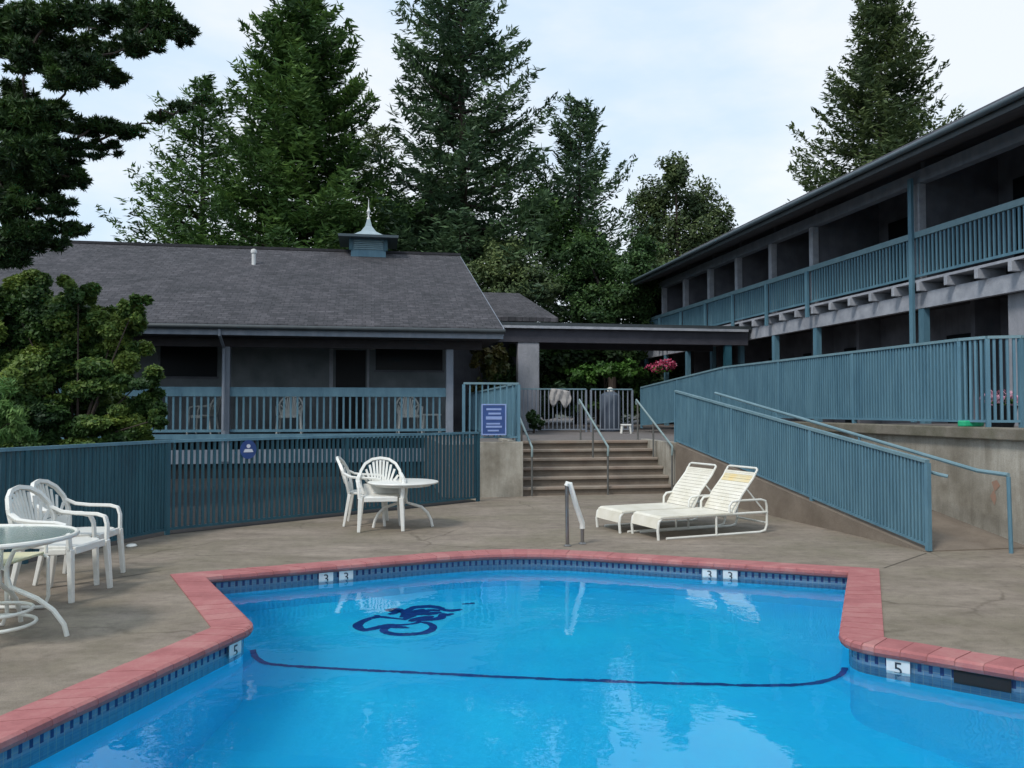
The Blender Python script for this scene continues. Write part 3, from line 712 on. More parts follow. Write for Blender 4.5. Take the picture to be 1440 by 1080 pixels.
m_ = MB(); m_.wbox(RU0,RU1-.05,EV+.03,VW,EZ-.26,EZ-.235); m_.build('porch_ceiling', 'dark_wood', lb)
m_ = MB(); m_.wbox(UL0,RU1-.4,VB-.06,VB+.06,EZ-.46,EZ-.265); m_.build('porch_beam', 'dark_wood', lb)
# roof edge boards (right gable rake)
m_ = MB(); m_.bar(W(RU1+.01,EV,EZ-.1), W(RU1-.34,RV,RZ-.1), .03, .16); m_.bar(W(RU1+.01,30.5,EZ-.1), W(RU1-.34,RV,RZ-.1), .03, .16); m_.build('rake_board', 'grey_trim', lb)
for i, px in enumerate((318, 632)):
    u = u_at(px, VB); m_ = MB(); m_.wbox(u-.085,u+.085,VB-.085,VB+.085,FL-.6,EZ-.46); m_.build('porch_post', 'grey_trim', lb, bevel=.01)
    if i == 0:
        m_ = MB(); m_.tube([W(u-.03,EV-.05,EZ-.12),W(u-.03,EV-.03,EZ-.25),W(u-.03,VB-.15,EZ-.5),W(u-.03,VB-.15,FL+.1)], .035); m_.build('downspout', 'grey_trim', lb, smooth=True)
u = u_at(318,VB)-5.02; m_ = MB(); m_.wbox(u-.085,u+.085,VB-.085,VB+.085,FL-.6,EZ-.46); m_.build('porch_post', 'grey_trim', lb, bevel=.01)
# porch railing: top board, bottom rail, pickets
ups = [u_at(318,VB)-5.02, u_at(318,VB), u_at(632,VB)]
for a, b in zip(ups, ups[1:]):
    m_ = MB(); m_.wbox(a+.085,b-.085,VB-.03,VB+.03,FL+.86,FL+1.07); m_.build('porch_rail', 'teal', lb)
    m_ = MB(); m_.wbox(a+.085,b-.085,VB-.02,VB+.02,FL+.06,FL+.12); m_.build('lower_rail', 'teal', lb)
    m_ = MB(); k = int((b-a)/.15)
    for j in range(1,k):
        uu = a+.085+(b-a-.17)*j/k; m_.wbox(uu-.022,uu+.022,VB-.015,VB+.015,FL+.12,FL+.86)
    m_.build('porch_pickets', 'teal', lb)
# door and windows
def wpx(px): return u_at(px, VW)
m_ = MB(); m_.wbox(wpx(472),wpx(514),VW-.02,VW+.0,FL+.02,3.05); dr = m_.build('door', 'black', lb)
m_ = MB(); m_.wbox(wpx(463),wpx(468),VW-.04,VW+.0,FL,3.1); m_.wbox(wpx(516),wpx(519),VW-.04,VW,FL,3.1); m_.wbox(wpx(463),wpx(519),VW-.04,VW,3.1,3.16); m_.build('door_frame', 'pale_trim', dr)
for x0, x1, z0 in ((225,305,2.35),(528,622,2.55)):
    m_ = MB(); m_.wbox(wpx(x0),wpx(x1),VW-.015,VW,z0,3.1); wi = m_.build('window', 'glass_dark', lb)
    m_ = MB(); m_.wbox(wpx(x0)-.04,wpx(x1)+.04,VW-.03,VW,z0-.05,z0-.002); m_.build('window_sill', 'siding_dark', wi)
# porch lamp
pl = at(524,487,W(0,VB+.4).y); 
lp = thing('porch_lamp', 'pale flood lamp hanging under the porch ceiling right of the doorway', 'lamp', pl)
m_ = MB(); m_.tube([pl+Vector((0,0,.18)), pl+Vector((0,0,.05))], .02); m_.build('bracket', 'dark_wood', lp)
m_ = MB(); m_.lathe([(.02,.06),(.06,.05),(.11,-.02),(.10,-.05),(.05,-.07)], pl, 14); m_.build('lamp_shade', 'lamp_white', lp, smooth=True)
# cupola
cu = u_at(517,RV); cz = 6.05
cpl = thing('cupola', 'blue roof cupola with flared metal cap and pale spire on the lodge ridge', 'cupola', W(cu,RV,cz))
def sq(mb, prof):
    o = len(mb.v)
    for r, z in prof: mb.v += [W(cu-r,RV-r,z),W(cu+r,RV-r,z),W(cu+r,RV+r,z),W(cu-r,RV+r,z)]
    for i in range(len(prof)-1):
        for j in range(4): mb.f.append((o+4*i+j,o+4*i+(j+1)%4,o+4*i+4+(j+1)%4,o+4*i+4+j))
    mb.f += [(o+3,o+2,o+1,o),tuple(o+4*(len(prof)-1)+j for j in range(4))]
m_ = MB(); sq(m_, [(.5,cz-.15),(.5,cz+.43)]); m_.build('body', 'teal', cpl)
m_ = MB()
for j in range(5): m_.wbox(cu-.42,cu+.42,RV-.53,RV-.502,cz+.13+j*.055,cz+.165+j*.055)
m_.build('louvre', 'teal_light', cpl)
for sx in (-1,1):
    m_ = MB(); m_.wbox(cu+sx*.5-.05,cu+sx*.5+.05,RV-.55,RV-.45,cz+.1,cz+.44); m_.build('corner_board', 'teal_dark', cpl)
m_ = MB(); sq(m_, [(.85,cz+.43),(.86,cz+.50),(.64,cz+.535)]); m_.build('brim', 'gutter_grey', cpl)
m_ = MB(); sq(m_, [(.63,cz+.536),(.40,cz+.60),(.22,cz+.72),(.10,cz+.90),(.045,cz+1.12)]); m_.build('cap', 'cap_metal', cpl)
m_ = MB(); m_.lathe([(.05,cz+1.1),(.05,cz+1.16),(.022,cz+1.2),(.03,cz+1.3),(.06,cz+1.36),(.03,cz+1.43),(.015,cz+1.5),(.008,cz+1.72)], W(cu,RV,0), 10); m_.build('spire', 'vent_white', cpl, smooth=True)
# vent pipe
vp = at(355,368,W(0,22.7).y); uu = u_at(355,22.9); zr = EZ+(RZ-EZ)*(22.9-EV)/(RV-EV)
vt = thing('vent_pipe', 'short white vent pipe standing on the lodge roof', 'vent', W(uu,22.9,zr))
m_ = MB(); m_.lathe([(.055,-.1),(.055,.30)], W(uu,22.9,zr), 12); m_.build('pipe', 'vent_white', vt, smooth=True)
m_ = MB(); m_.lathe([(.075,.30),(.085,.34),(.07,.40),(.02,.42)], W(uu,22.9,zr), 12); m_.build('cap', 'vent_white', vt, smooth=True)
# small rear roof wing
rw_ = thing('rear_wing', 'small lower wing with grey shingle roof behind the right end of the lodge', 'building', W(3.5,26,0))
m_ = MB(); roofslab(m_, 2.3, u_at(785,23.6), 23.6, 4.25, 27, 5.45, du1=-.55); roofslab(m_, 2.3, u_at(785,23.6), 30.4, 4.25, 27.001, 5.45, du1=-.55); m_.build('roof', 'shingle', rw_)
m_ = MB(); m_.wbox(2.3, u_at(785,23.6)-.6, 24.1, 29.8, TZ, 4.2); m_.build('wall', 'siding_dark', rw_)
# covered walkway
cwk = thing('covered_walkway', 'flat dark roofed walkway with pale fascia linking the lodge and the motel wing', 'canopy', W(6,23,0))
m_ = MB(); m_.wbox(3.06,11.1,22.35,25.2,3.86,3.97); m_.build('roof', 'gutter_dark', cwk)
m_ = MB(); m_.wbox(3.06,10.95,22.28,22.35,3.80,3.87); m_.build('fascia', 'pale_trim', cwk)
m_ = MB(); m_.wbox(3.06,11.0,22.42,22.62,3.42,3.86); m_.wbox(3.06,11.0,24.9,25.1,3.42,3.86); m_.build('beam', 'walk_beam', cwk)
m_ = MB(); m_.wbox(3.06,11.0,22.62,24.9,3.78,3.80); m_.build('ceiling', 'dark_wood', cwk)
m_ = MB(); ua, ub_ = u_at(727,22.6), u_at(757,22.6); m_.wbox(ua,ub_,22.45,22.75,TZ,3.42); m_.build('pier', 'pier', cwk, bevel=.02)
m_ = MB(); m_.wbox(10.3,10.5,22.45,22.6,TZ,3.42); m_.build('post', 'teal_dark', cwk)
m_ = MB(); m_.wbox(ua+.1,ub_-.1,24.92,25.08,TZ,3.42); m_.build('post', 'pier', cwk)

# ---------------------------------------------------------------- right building
UR, DZ, BZ, HZ = 11.0, 4.16, 3.60, 6.15
mw = thing('motel_wing', 'two storey grey motel wing with long blue balcony and dark recessed rooms', 'building', W(12,18,0))
VE = 32.4; VN = -3.0
posts = [v_at(x, UR) for x in (1290,1141,1083,1035,996,961,931,903)]
posts = [posts[0]-12, posts[0]-8, posts[0]-4.1] + posts
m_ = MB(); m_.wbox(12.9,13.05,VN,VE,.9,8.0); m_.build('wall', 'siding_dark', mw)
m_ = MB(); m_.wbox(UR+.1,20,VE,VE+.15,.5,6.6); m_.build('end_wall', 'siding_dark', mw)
m_ = MB(); m_.wbox(UR-.05,12.9,VN,VE,DZ-.05,DZ); m_.build('balcony_floor', 'pale_trim', mw)
m_ = MB(); m_.wbox(UR+.25,12.9,VN,VE,DZ-.32,DZ-.30); m_.build('lower_ceiling', 'dark_wood', mw)
m_ = MB(); m_.wbox(UR+.10,UR+.24,VN,v_at(866,UR+.1),BZ,DZ-.24); m_.build('balcony_beam', 'pale_trim', mw)
v = VN+.1; cnt = 0
while v < VE:
    m_ = MB(); m_.wbox(UR-.10,UR+.5,v,v+.09,DZ-.235,DZ-.055); m_.build('joist_end', 'pale_trim', mw, bevel=.008); v += .8; 
m_ = MB(); m_.wbox(UR+.02,UR+.08,VN,VE,BZ+.30,DZ-.24); 
for v in posts:
    m_ = MB(); m_.wbox(UR+.03,UR+.20,v-.09,v+.09,DZ,HZ); m_.build('upper_post', 'pale_trim', mw, bevel=.01)
    if v > posts[0]: m_ = MB(); m_.wbox(UR+.11,UR+.25,v-.08,v+.08,.9,BZ); m_.build('lower_post', 'teal', mw)
    m_ = MB(); m_.wbox(UR-.12,UR-.062,v-.06,v+.05,DZ-.30 if v != posts[3] else 1.28,5.02 if v != posts[3] else HZ+.1); m_.build('rail_post', 'teal', mw)
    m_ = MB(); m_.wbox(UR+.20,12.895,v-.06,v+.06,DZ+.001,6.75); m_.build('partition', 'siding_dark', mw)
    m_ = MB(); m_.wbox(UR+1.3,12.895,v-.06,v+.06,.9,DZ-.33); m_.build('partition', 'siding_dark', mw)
m_ = MB(); m_.wbox(UR+.02,UR+.22,VN,VE,HZ,HZ+.26); m_.build('header_beam', 'grey_trim', mw)
# balcony rail
m_ = MB(); m_.wbox(UR-.06,UR+.03,VN,VE,5.02,5.14); m_.build('balcony_rail', 'teal_light', mw)
m_ = MB(); m_.wbox(UR-.03,UR+.0,VN,VE,DZ+.06,DZ+.11); m_.build('lower_rail', 'teal', mw)
k = sorted(set([VN]+posts+[VE]))
for a, b in zip(k, k[1:]):
    m_ = MB(); v = a+.1
    while v < b-.05:
        m_.wbox(UR-.03,UR+.0,v-.02,v+.02,DZ+.11,5.02); v += .115
    m_.build('balcony_pickets', 'teal', mw, fix=False)
# roof
UE, EZ2 = 9.98, 6.42
m_ = MB(); m_.hexa([W(UE,VN,EZ2-.13),W(15.4,VN,EZ2+1.5),W(15.4,VE+.9,EZ2+1.5),W(UE,VE+.9,EZ2-.13),W(UE,VN,EZ2),W(15.4,VN,EZ2+1.65),W(15.4,VE+.9,EZ2+1.65),W(UE,VE+.9,EZ2)]); m_.build('roof', 'shingle', mw)
m_ = MB(); m_.hexa([W(15.4,VN,EZ2+1.5),W(21,VN,EZ2-.13),W(21,VE+.9,EZ2-.13),W(15.4,VE+.9,EZ2+1.5),W(15.4,VN,EZ2+1.65),W(21,VN,EZ2),W(21,VE+.9,EZ2),W(15.4,VE+.9,EZ2+1.65)]); m_.build('roof', 'shingle', mw)
m_ = MB(); m_.hexa([W(UE+.02,VN,EZ2-.16),W(12.9,VN,EZ2+.72),W(12.9,VE+.85,EZ2+.72),W(UE+.02,VE+.85,EZ2-.16),W(UE+.02,VN,EZ2-.14),W(12.9,VN,EZ2+.74),W(12.9,VE+.85,EZ2+.74),W(UE+.02,VE+.85,EZ2-.14)]); m_.build('soffit', 'soffit', mw)
m_ = MB(); m_.wbox(UE-.03,UE,VN,VE+.9,EZ2-.17,EZ2+.0); m_.build('fascia', 'gutter_dark', mw)
m_ = MB(); m_.tube([W(UE-.09,VN,EZ2-.02),W(UE-.09,VE+.9,EZ2-.02)], .055, 10); m_.build('gutter', 'gutter_grey', mw, smooth=True)
for v in posts:
    m_ = MB(); m_.wbox(12.86,12.895,v+.5,v+1.5,1.0,3.2); m_.build('room_door', 'glass_dark', mw)
for i, v in enumerate(posts):
    dv = (posts[i+1]-v) if i+1 < len(posts) else 2
    m_ = MB()
    if dv > 3: m_.wbox(12.86,12.895,v+.4,v+dv-.5,DZ+.02,6.2)
    else: m_.wbox(12.86,12.895,v+.35,v+dv-.35,DZ+.02,6.2)
    m_.build('balcony_door', 'glass_dark', mw)
# pale wing wall seen behind near end of the terrace fence
m_ = MB(); ua2 = 9.6
m_.wbox(UR+.3,UR+.5, v_at(1420,UR+.3)-3.5, v_at(1420,UR+.3), 1.2, BZ-.0); m_.build('screen_wall', 'pier', mw)

# ---------------------------------------------------------------- furniture
def arm_chair():
    t = thing('plastic_chair', 'white plastic armchair', 'chair')
    # local: faces +x, origin at floor centre
    m_ = MB(); out = []
    for i in range(24):
        a = 2*math.pi*i/24; ca, sa = math.cos(a), math.sin(a)
        x = .24*(abs(ca)**.6)*(1 if ca>0 else -1); y = .24*(abs(sa)**.6)*(1 if sa>0 else -1)
        out.append((x+.02, y*(1.0 if x>0 else .92), .415-.03*(1-abs(ca))*0))
    m_.prism(out, (0,0,.028)); m_.bar((.25,-.21,.405),(.25,.21,.405),.03,.06); m_.bar((.0,-.235,.39),(.2,-.235,.40),.02,.05); m_.bar((.0,.235,.39),(.2,.235,.40),.02,.05)
    m_.build('seat', 'white', t, bevel=.008)
    # back: arch rim + fan slats, leaning
    def bp(y, h, off=0): # h above seat
        return Vector((-.20-.30*h-.06*(1-(y/.27)**2)+off+.02, y, .43+h))
    rim = [(-.215,.0),(-.25,.10),(-.268,.20),(-.255,.30),(-.20,.39),(-.11,.445),(0,.462),(.11,.445),(.20,.39),(.255,.30),(.268,.20),(.25,.10),(.215,.0)]
    m_ = MB(); P = [bp(*q) for q in rim]
    for a, b in zip(P, P[1:]): m_.bar(a, b, .034, .034, up=(1,0,.3))
    m_.tube(P, .019, 8); bk = m_.build('backrest', 'white', t, smooth=True)
    m_ = MB()
    for i in range(11):
        s_ = (i-5)/5; y1 = .235*s_; h1 = .44-.20*abs(s_)**2.2; y0 = .15*s_
        m_.bar(bp(y0,.13), bp(y1,h1), .027, .010, up=(1,0,.3), w2=.030)
    m_.bar(bp(-.22,.07), bp(.22,.07), .13, .012, up=(1,0,.3)); 
    m_.build('back_slat', 'white', t)
    for sy in (-1,1):
        m_ = MB()
        arm = [bp(.262*sy,.27), Vector((-.18,.285*sy,.655)), Vector((-.05,.292*sy,.64)), Vector((.14,.292*sy,.635)), Vector((.215,.285*sy,.615)), Vector((.24,.275*sy,.55)), Vector((.245,.265*sy,.42))]
        for a, b in zip(arm, arm[1:]): m_.bar(a, b, .048, .020, up=(0,sy*.2,1) if abs((b-a).normalized().z) < .8 else (1,0,0))
        m_.tube(arm, .017, 8)
        m_.build('armrest', 'white', t, smooth=True)
        m_ = MB(); m_.bar((.245,.255*sy,.42), (.275,.275*sy,0), .055, .045, up=(1,0,0), w2=.04, h2=.035); m_.build('leg', 'white', t, bevel=.006)
        m_ = MB(); m_.bar((-.19,.225*sy,.42), (-.26,.265*sy,0), .05, .045, up=(1,0,0), w2=.035, h2=.03); m_.build('leg', 'white', t, bevel=.006)
    return t
ch = arm_chair()
chs = [ch]+[copy_tree(ch) for _ in range(7)]
G1 = 'white moulded armchairs'
place(chs[0], -3.94, 7.50, 0, 3, 'white fan back armchair of the left pair standing closer to the pool fence')
place(chs[1], -3.77, 6.87, 0, -4, 'white fan back armchair of the left pair right behind the glass table')
place(chs[2], -1.70, 10.62, 0, -80, 'white fan back armchair facing the pool beside the small round table')
place(chs[3], -1.98, 11.10, 0, 5, 'white armchair in side view, mostly hidden behind the one facing the pool')
place(chs[4], *W(u_at(287,19.75),19.75)[:2], FL, 180, 'dim armchair in side view at the left end of the porch')
place(chs[5], *W(u_at(408,19.75),19.75)[:2], FL, -80, 'pale armchair on the porch just left of the doorway')
place(chs[6], *W(u_at(575,19.8),19.8)[:2], FL, -75, 'pale armchair at the right end of the porch')
for c in chs[:7]: c['group'] = G1
def _del(o):
    for x in [q for q in bpy.data.objects if q.parent == o]: _del(x)
    bpy.data.objects.remove(o)
_del(chs[7])
# porch side table
pt = W(u_at(607,19.7),19.7,FL)
t = thing('side_table', 'small low grey plastic table beside the right hand porch chair', 'table', pt)
m_ = MB(); m_.box((pt.x-.22,pt.y-.2,FL+.42),(pt.x+.22,pt.y+.2,FL+.46)); m_.build('tabletop', 'white', t, bevel=.01)
for sx in (-1,1):
    for sy in (-1,1):
        m_ = MB(); m_.bar((pt.x+sx*.17,pt.y+sy*.15,FL+.42),(pt.x+sx*.2,pt.y+sy*.18,FL),.04,.04,w2=.03,h2=.03); m_.build('leg', 'white', t)

# round white table near the fence
tc_ = gnd(566,742); tc_.y += .05
t = thing('round_table', 'small round white table with four bowed legs, beside the armchair facing the pool', 'table', tc_)
zt_ = at(566,677,tc_.y).z
m_ = MB(); m_.lathe([(.40,-.03),(.455,-.022),(.465,-.008),(.46,.0),(.44,.004),(.0,.004)][:5], tc_+Vector((0,0,zt_)), 32); m_.build('tabletop', 'white', t, smooth=True)
m_ = MB(); m_.lathe([(.33,-.055),(.36,-.055),(.36,-.03),(.33,-.03)], tc_+Vector((0,0,zt_)), 28); m_.build('apron', 'white', t)
m_ = MB(); m_.tube([tc_+Vector((0,0,.30)), tc_+Vector((0,0,zt_-.03))], .03, 10); m_.build('stem', 'white', t, smooth=True)
for a in (8, 98, 188, 278):
    d = Vector((math.cos(math.radians(a)), math.sin(math.radians(a)), 0)); Z = Vector((0,0,1))
    m_ = MB(); m_.tube([tc_+d*.05+Z*(zt_-.05), tc_+d*.035+Z*.40, tc_+d*.05+Z*.32, tc_+d*.13+Z*.295, tc_+d*.24+Z*.26, tc_+d*.32+Z*.18, tc_+d*.365+Z*.09, tc_+d*.385], .019, 8); m_.build('leg', 'white', t, smooth=True)

# left glass table
gc = Vector((-3.50, 5.55, 0)); gzt = .685
t = thing('glass_table', 'round glass topped patio table with white rim and curved tube legs at the left edge', 'table', gc)
m_ = MB(); m_.lathe([(.0,0),(.485,0),(.485,.007),(.0,.007)][1:3], gc+Vector((0,0,gzt)), 40); m_.build('tabletop', 'glass', t)
m_ = MB(); m_.tube([gc+Vector((.50*math.cos(a),.50*math.sin(a),gzt+.0)) for a in [i*2*math.pi/40 for i in range(40)]], .017, 8, closed=True); m_.build('rim', 'white_metal', t, smooth=True)
m_ = MB(); m_.tube([gc+Vector((.26*math.cos(a),.26*math.sin(a),.10)) for a in [i*2*math.pi/28 for i in range(28)]], .012, 8, closed=True)
m_.tube([gc+Vector((.24*math.cos(a),.24*math.sin(a),.19)) for a in [i*2*math.pi/28 for i in range(28)]], .012, 8, closed=True); m_.build('brace_ring', 'white_metal', t, smooth=True)
for a in (10, 100, 190, 280):
    d = Vector((math.cos(math.radians(a)), math.sin(math.radians(a)), 0)); Z = Vector((0,0,1))
    m_ = MB(); m_.tube([gc+d*.48+Z*(gzt-.0), gc+d*.35+Z*(gzt-.04), gc+d*.13+Z*(gzt-.09), gc+d*.085+Z*(gzt-.2), gc+d*.085+Z*.42, gc+d*.11+Z*.345, gc+d*.19+Z*.305, gc+d*.28+Z*.26, gc+d*.38+Z*.18, gc+d*.45+Z*.08, gc+d*.47], .017, 8); m_.build('leg', 'white_metal', t, smooth=True)
# sling chair with yellow seat under the glass table
yc = Vector((-3.86, 6.12, 0))
t = thing('sling_chair', 'white tube chair with pale yellow seat tucked behind the glass table', 'chair', yc)
Z = Vector((0,0,1))
for sy in (-1,1):
    m_ = MB(); m_.tube([yc+Vector((-.34,.26*sy,.92)), yc+Vector((-.22,.26*sy,.42)), yc+Vector((.2,.26*sy,.43)), yc+Vector((.26,.26*sy,.40)), yc+Vector((.27,.26*sy,.1)), yc+Vector((.24,.26*sy,.02)), yc+Vector((.16,.26*sy,.015)), yc+Vector((-.3,.26*sy,.015))], .014, 8); m_.build('side_frame', 'white_metal', t, smooth=True)
    m_ = MB(); m_.tube([yc+Vector((-.27,.28*sy,.64)), yc+Vector((.16,.28*sy,.64)), yc+Vector((.23,.28*sy,.6)), yc+Vector((.235,.28*sy,.43))], .014, 8); m_.build('armrest', 'white_metal', t, smooth=True)
m_ = MB(); m_.prism([yc+Vector((-.22,-.25,.42)), yc+Vector((.24,-.25,.425)), yc+Vector((.24,.25,.425)), yc+Vector((-.22,.25,.42))], (0,0,.02)); m_.build('seat', 'yellow_pad', t, bevel=.005)
m_ = MB(); m_.prism([yc+Vector((-.22,-.25,.44)), yc+Vector((-.34,-.25,.92)), yc+Vector((-.34,.25,.92)), yc+Vector((-.22,.25,.44))], (.012,0,0)); m_.build('backrest', 'white', t)

# loungers
def lounger(name, label, P0, ang, strip=False):
    t = thing(name, label, 'sun lounger', P0, 'white loungers in front of the ramp')
    a = math.radians(ang); L = Vector((math.cos(a),math.sin(a),0)); Wd = Vector((-math.sin(a),math.cos(a),0)); Z = Vector((0,0,1))
    def p(s, w, z): return Vector(P0)+L*s+Wd*w+Z*z
    WD, H = .58, .255; S0 = 1.10; top = (S0+.37, .80)
    for w in (0, WD):
        m_ = MB()
        m_.tube([p(.01,w,0), p(.0,w,.12), p(.015,w,.21), p(.06,w,H), p(.4,w,H), p(1.62,w,H)], .017, 8); m_.build('side_rail', 'white_metal', t, smooth=True)
        m_ = MB(); m_.tube([p(.84,w,H), p(.84,w,.0)], .014, 8); m_.build('leg', 'white_metal', t, smooth=True)
        m_ = MB(); m_.tube([p(.12,w,.012), p(.8,w,.012), p(1.50,w,.012), p(1.58,w,.03), p(1.61,w,.10), p(1.61,w,.33), p(1.59,w,.395), p(1.52,w,.415), p(1.18,w,.415), p(1.08,w,.405), p(1.04,w,.36), p(1.035,w,H)], .015, 8); m_.build('arm_loop', 'white_metal', t, smooth=True)
        m_ = MB(); pts = [p(S0,w,H), p(S0+.12,w,H+.22), p(top[0]-.07,w,top[1]-.12), p(top[0],w,top[1]-.01)]
        m_.tube(pts, .014, 8); m_.build('back_rail', 'white_metal', t, smooth=True)
        m_ = MB(); m_.tube([p(1.58,w,H), p(S0+.20,w,H+.30)], .010, 6); m_.build('back_prop', 'white_metal', t, smooth=True)
    m_ = MB(); m_.tube([p(top[0],0,top[1]-.01), p(top[0]+.008,.03,top[1]+.005), p(top[0]+.008,WD-.03,top[1]+.005), p(top[0],WD,top[1]-.01)], .014, 8); m_.tube([p(.01,0,.14),p(.01,WD,.14)], .012, 8); m_.tube([p(1.61,0,.12),p(1.61,WD,.12)], .012, 8); m_.tube([p(S0,0,H),p(S0,WD,H)], .012, 8); m_.build('cross_bar', 'white_metal', t, smooth=True)
    # seat sling: many vinyl straps
    m_ = MB(); n_ = 22
    for i in range(n_):
        s0 = .03+(S0-.05)*i/n_; s1 = s0+(S0-.05)/n_*.90; zz = H+.012 if i else H-.01
        m_.prism([p(s0,-.012,zz), p(s1,-.012,H+.012), p(s1,WD+.012,H+.012), p(s0,WD+.012,zz)], (0,0,.006))
        m_.bar(p((s0+s1)/2,-.016,H), p((s0+s1)/2,-.016,H)+Z*.014, s1-s0, .004, up=Wd)
    m_.prism([p(.0,0,.13), p(.03,0,H), p(.03,WD,H), p(.0,WD,.13)], L*-.006)
    m_.build('seat', 'sling', t)
    def bk(q, w, o=0): # q 0..1 up the back
        a_ = [(S0+.01,H+.02),(S0+.13,H+.23),(top[0]-.06,top[1]-.12),(top[0],top[1]-.01)]; x = q*3; i = min(2,int(x)); f = x-i
        return p(a_[i][0]*(1-f)+a_[i+1][0]*f-o, w, a_[i][1]*(1-f)+a_[i+1][1]*f)
    m_ = MB(); m2 = MB(); n_ = 14
    for i in range(n_):
        q0 = .0+.90*i/n_; q1 = q0+.90/n_*.9
        tgt = m2 if (strip and 9 <= i <= 11) else m_
        tgt.prism([bk(q0,-.012,.012), bk(q1,-.012,.012), bk(q1,WD+.012,.012), bk(q0,WD+.012,.012)], L*-.006)
    m_.build('backrest', 'sling', t)
    if strip: m2.build('yellowed_strap', 'gold_sling', t)
    return t
P1 = gnd(925,760); lounger('sun_lounger', 'white strap sun lounger nearer the pool, its raised back yellowed near the top', P1, 23, True)
P2 = gnd(871,750); lounger('sun_lounger', 'all white strap sun lounger further from the pool, beside the steps', P2, 23)

# small bits
q = gnd(185,769); t = thing('white_cap', 'small white plastic cap lying on the deck at the foot of the fence', 'cap', q)
m_ = MB(); m_.lathe([(.05,0),(.06,.012),(.045,.03),(.02,.036)], q, 14); m_.build('shell', 'white', t, smooth=True)
q = W(u_at(1406,vc+.7), vc+.7, 1.25)
pl_ = thing('flower_planter', 'dark planter of pink flowers behind the curved end of the terrace fence', 'planter', q)
m_ = MB(); m_.lathe([(.13,0),(.15,.05),(.20,.32),(.21,.34),(.19,.345)], q, 18); m_.build('pot', 'pot', pl_, smooth=True)
# green item
q = at(1362,600,W(7.3,v_at(1362,7.3)).y)
q = W(7.42, v_at(1362,7.42), 1.33)
t = thing('green_scoop', 'bright green plastic scoop lying on the wall cap under the terrace fence', 'toy', q)
m_ = MB(); m_.prism([q+Vector((x,y,0)) for x,y in ((-.17,-.05),(-.12,-.12),(.08,-.12),(.17,-.04),(.10,.04),(-.1,.05))], (0,0,.075)); m_.build('bowl', 'green_plastic', t, bevel=.015)
# bin, white stool, cloth behind / at the landing
q = W(u_at(858,22.2),22.2,TZ)
t = thing('litter_bin', 'grey blue litter bin with white lid knob behind the landing gate', 'bin', q)
m_ = MB(); m_.lathe([(.27,0),(.29,.05),(.30,.95),(.28,1.02),(.15,1.10)], q, 20); m_.build('body', 'bin_grey', t, smooth=True)
m_ = MB(); m_.lathe([(.05,1.09),(.09,1.12),(.09,1.2),(.03,1.24)], q, 12); m_.build('lid_knob', 'white', t, smooth=True)
q = W(u_at(880,20.2),20.2,TZ)
t = thing('footstool', 'small white plastic footstool on the landing in front of the gate', 'stool', q)
m_ = MB(); m_.box((q.x-.13,q.y-.1,TZ+.20),(q.x+.13,q.y+.1,TZ+.24)); m_.build('seat', 'white', t, bevel=.01)
for sx in (-1,1):
    for sy in (-1,1):
        m_ = MB(); m_.bar((q.x+sx*.10,q.y+sy*.07,TZ+.2),(q.x+sx*.12,q.y+sy*.09,TZ),.035,.03); m_.build('leg', 'white', t)
q = W(u_at(788,21.6),21.6,TZ+.85)
t = thing('draped_cloth', 'pale grey cloth draped over the landing fence beside the pier', 'cloth', q)
m_ = MB(); gx = 12; gz = 8; vs = []
for j in range(gz+1):
    for i in range(gx+1):
        x = (i/gx-.5)*(.60-.14*abs(j/gz-.6)); z = .33-(j/gz)*(.40+.10*math.sin(i*.9)); y = .03*math.sin(i*1.7+j*.5)-.03
        vs.append(q+Vector((x,y,z-.08*(i/gx)**2)))
m_.add(vs, [(j*(gx+1)+i,j*(gx+1)+i+1,(j+1)*(gx+1)+i+1,(j+1)*(gx+1)+i) for j in range(gz) for i in range(gx)])
o = m_.build('fabric', 'cloth', t, smooth=True, fix=False); so = o.modifiers.new('thick','SOLIDIFY'); so.thickness = .012

# ---------------------------------------------------------------- vegetation
rng = np.random.default_rng(11)
def quads(name, cen, dirs, wid, L, Wd_, tint, m, parent, bend=None):
    base = np.array(ROOT.get(parent.name, Vector((0,0,0)))) if parent else np.zeros(3)
    cen = cen-base; n_ = len(cen)
    L = np.broadcast_to(np.asarray(L,float).reshape(-1,1),(n_,1)); Wd_ = np.broadcast_to(np.asarray(Wd_,float).reshape(-1,1),(n_,1))
    a = cen-dirs*L*.5; b = cen+wid*Wd_*.5; c = cen+dirs*L*.5; d = cen-wid*Wd_*.5
    V = np.stack([a,b,c,d],1).reshape(-1,3).astype(np.float32)
    me = bpy.data.meshes.new(name); me.vertices.add(4*n_); me.vertices.foreach_set('co', V.ravel())
    me.loops.add(4*n_); me.loops.foreach_set('vertex_index', np.arange(4*n_,dtype=np.int32))
    me.polygons.add(n_); me.polygons.foreach_set('loop_start', np.arange(0,4*n_,4,dtype=np.int32)); me.polygons.foreach_set('loop_total', np.full(n_,4,dtype=np.int32))
    me.update(calc_edges=True)
    at_ = me.attributes.new('tint','FLOAT','POINT'); at_.data.foreach_set('value', np.repeat(tint,4).astype(np.float32))
    me.materials.append(M[m]); o = bpy.data.objects.new(name, me); C.objects.link(o)
    if parent: o.parent = parent; ROOT[o.name] = Vector(base)
    return o
def norm(a): return a/np.maximum(1e-6, np.linalg.norm(a,axis=-1,keepdims=True))
def perp(d):
    r = rng.normal(size=d.shape); return norm(np.cross(d,r))
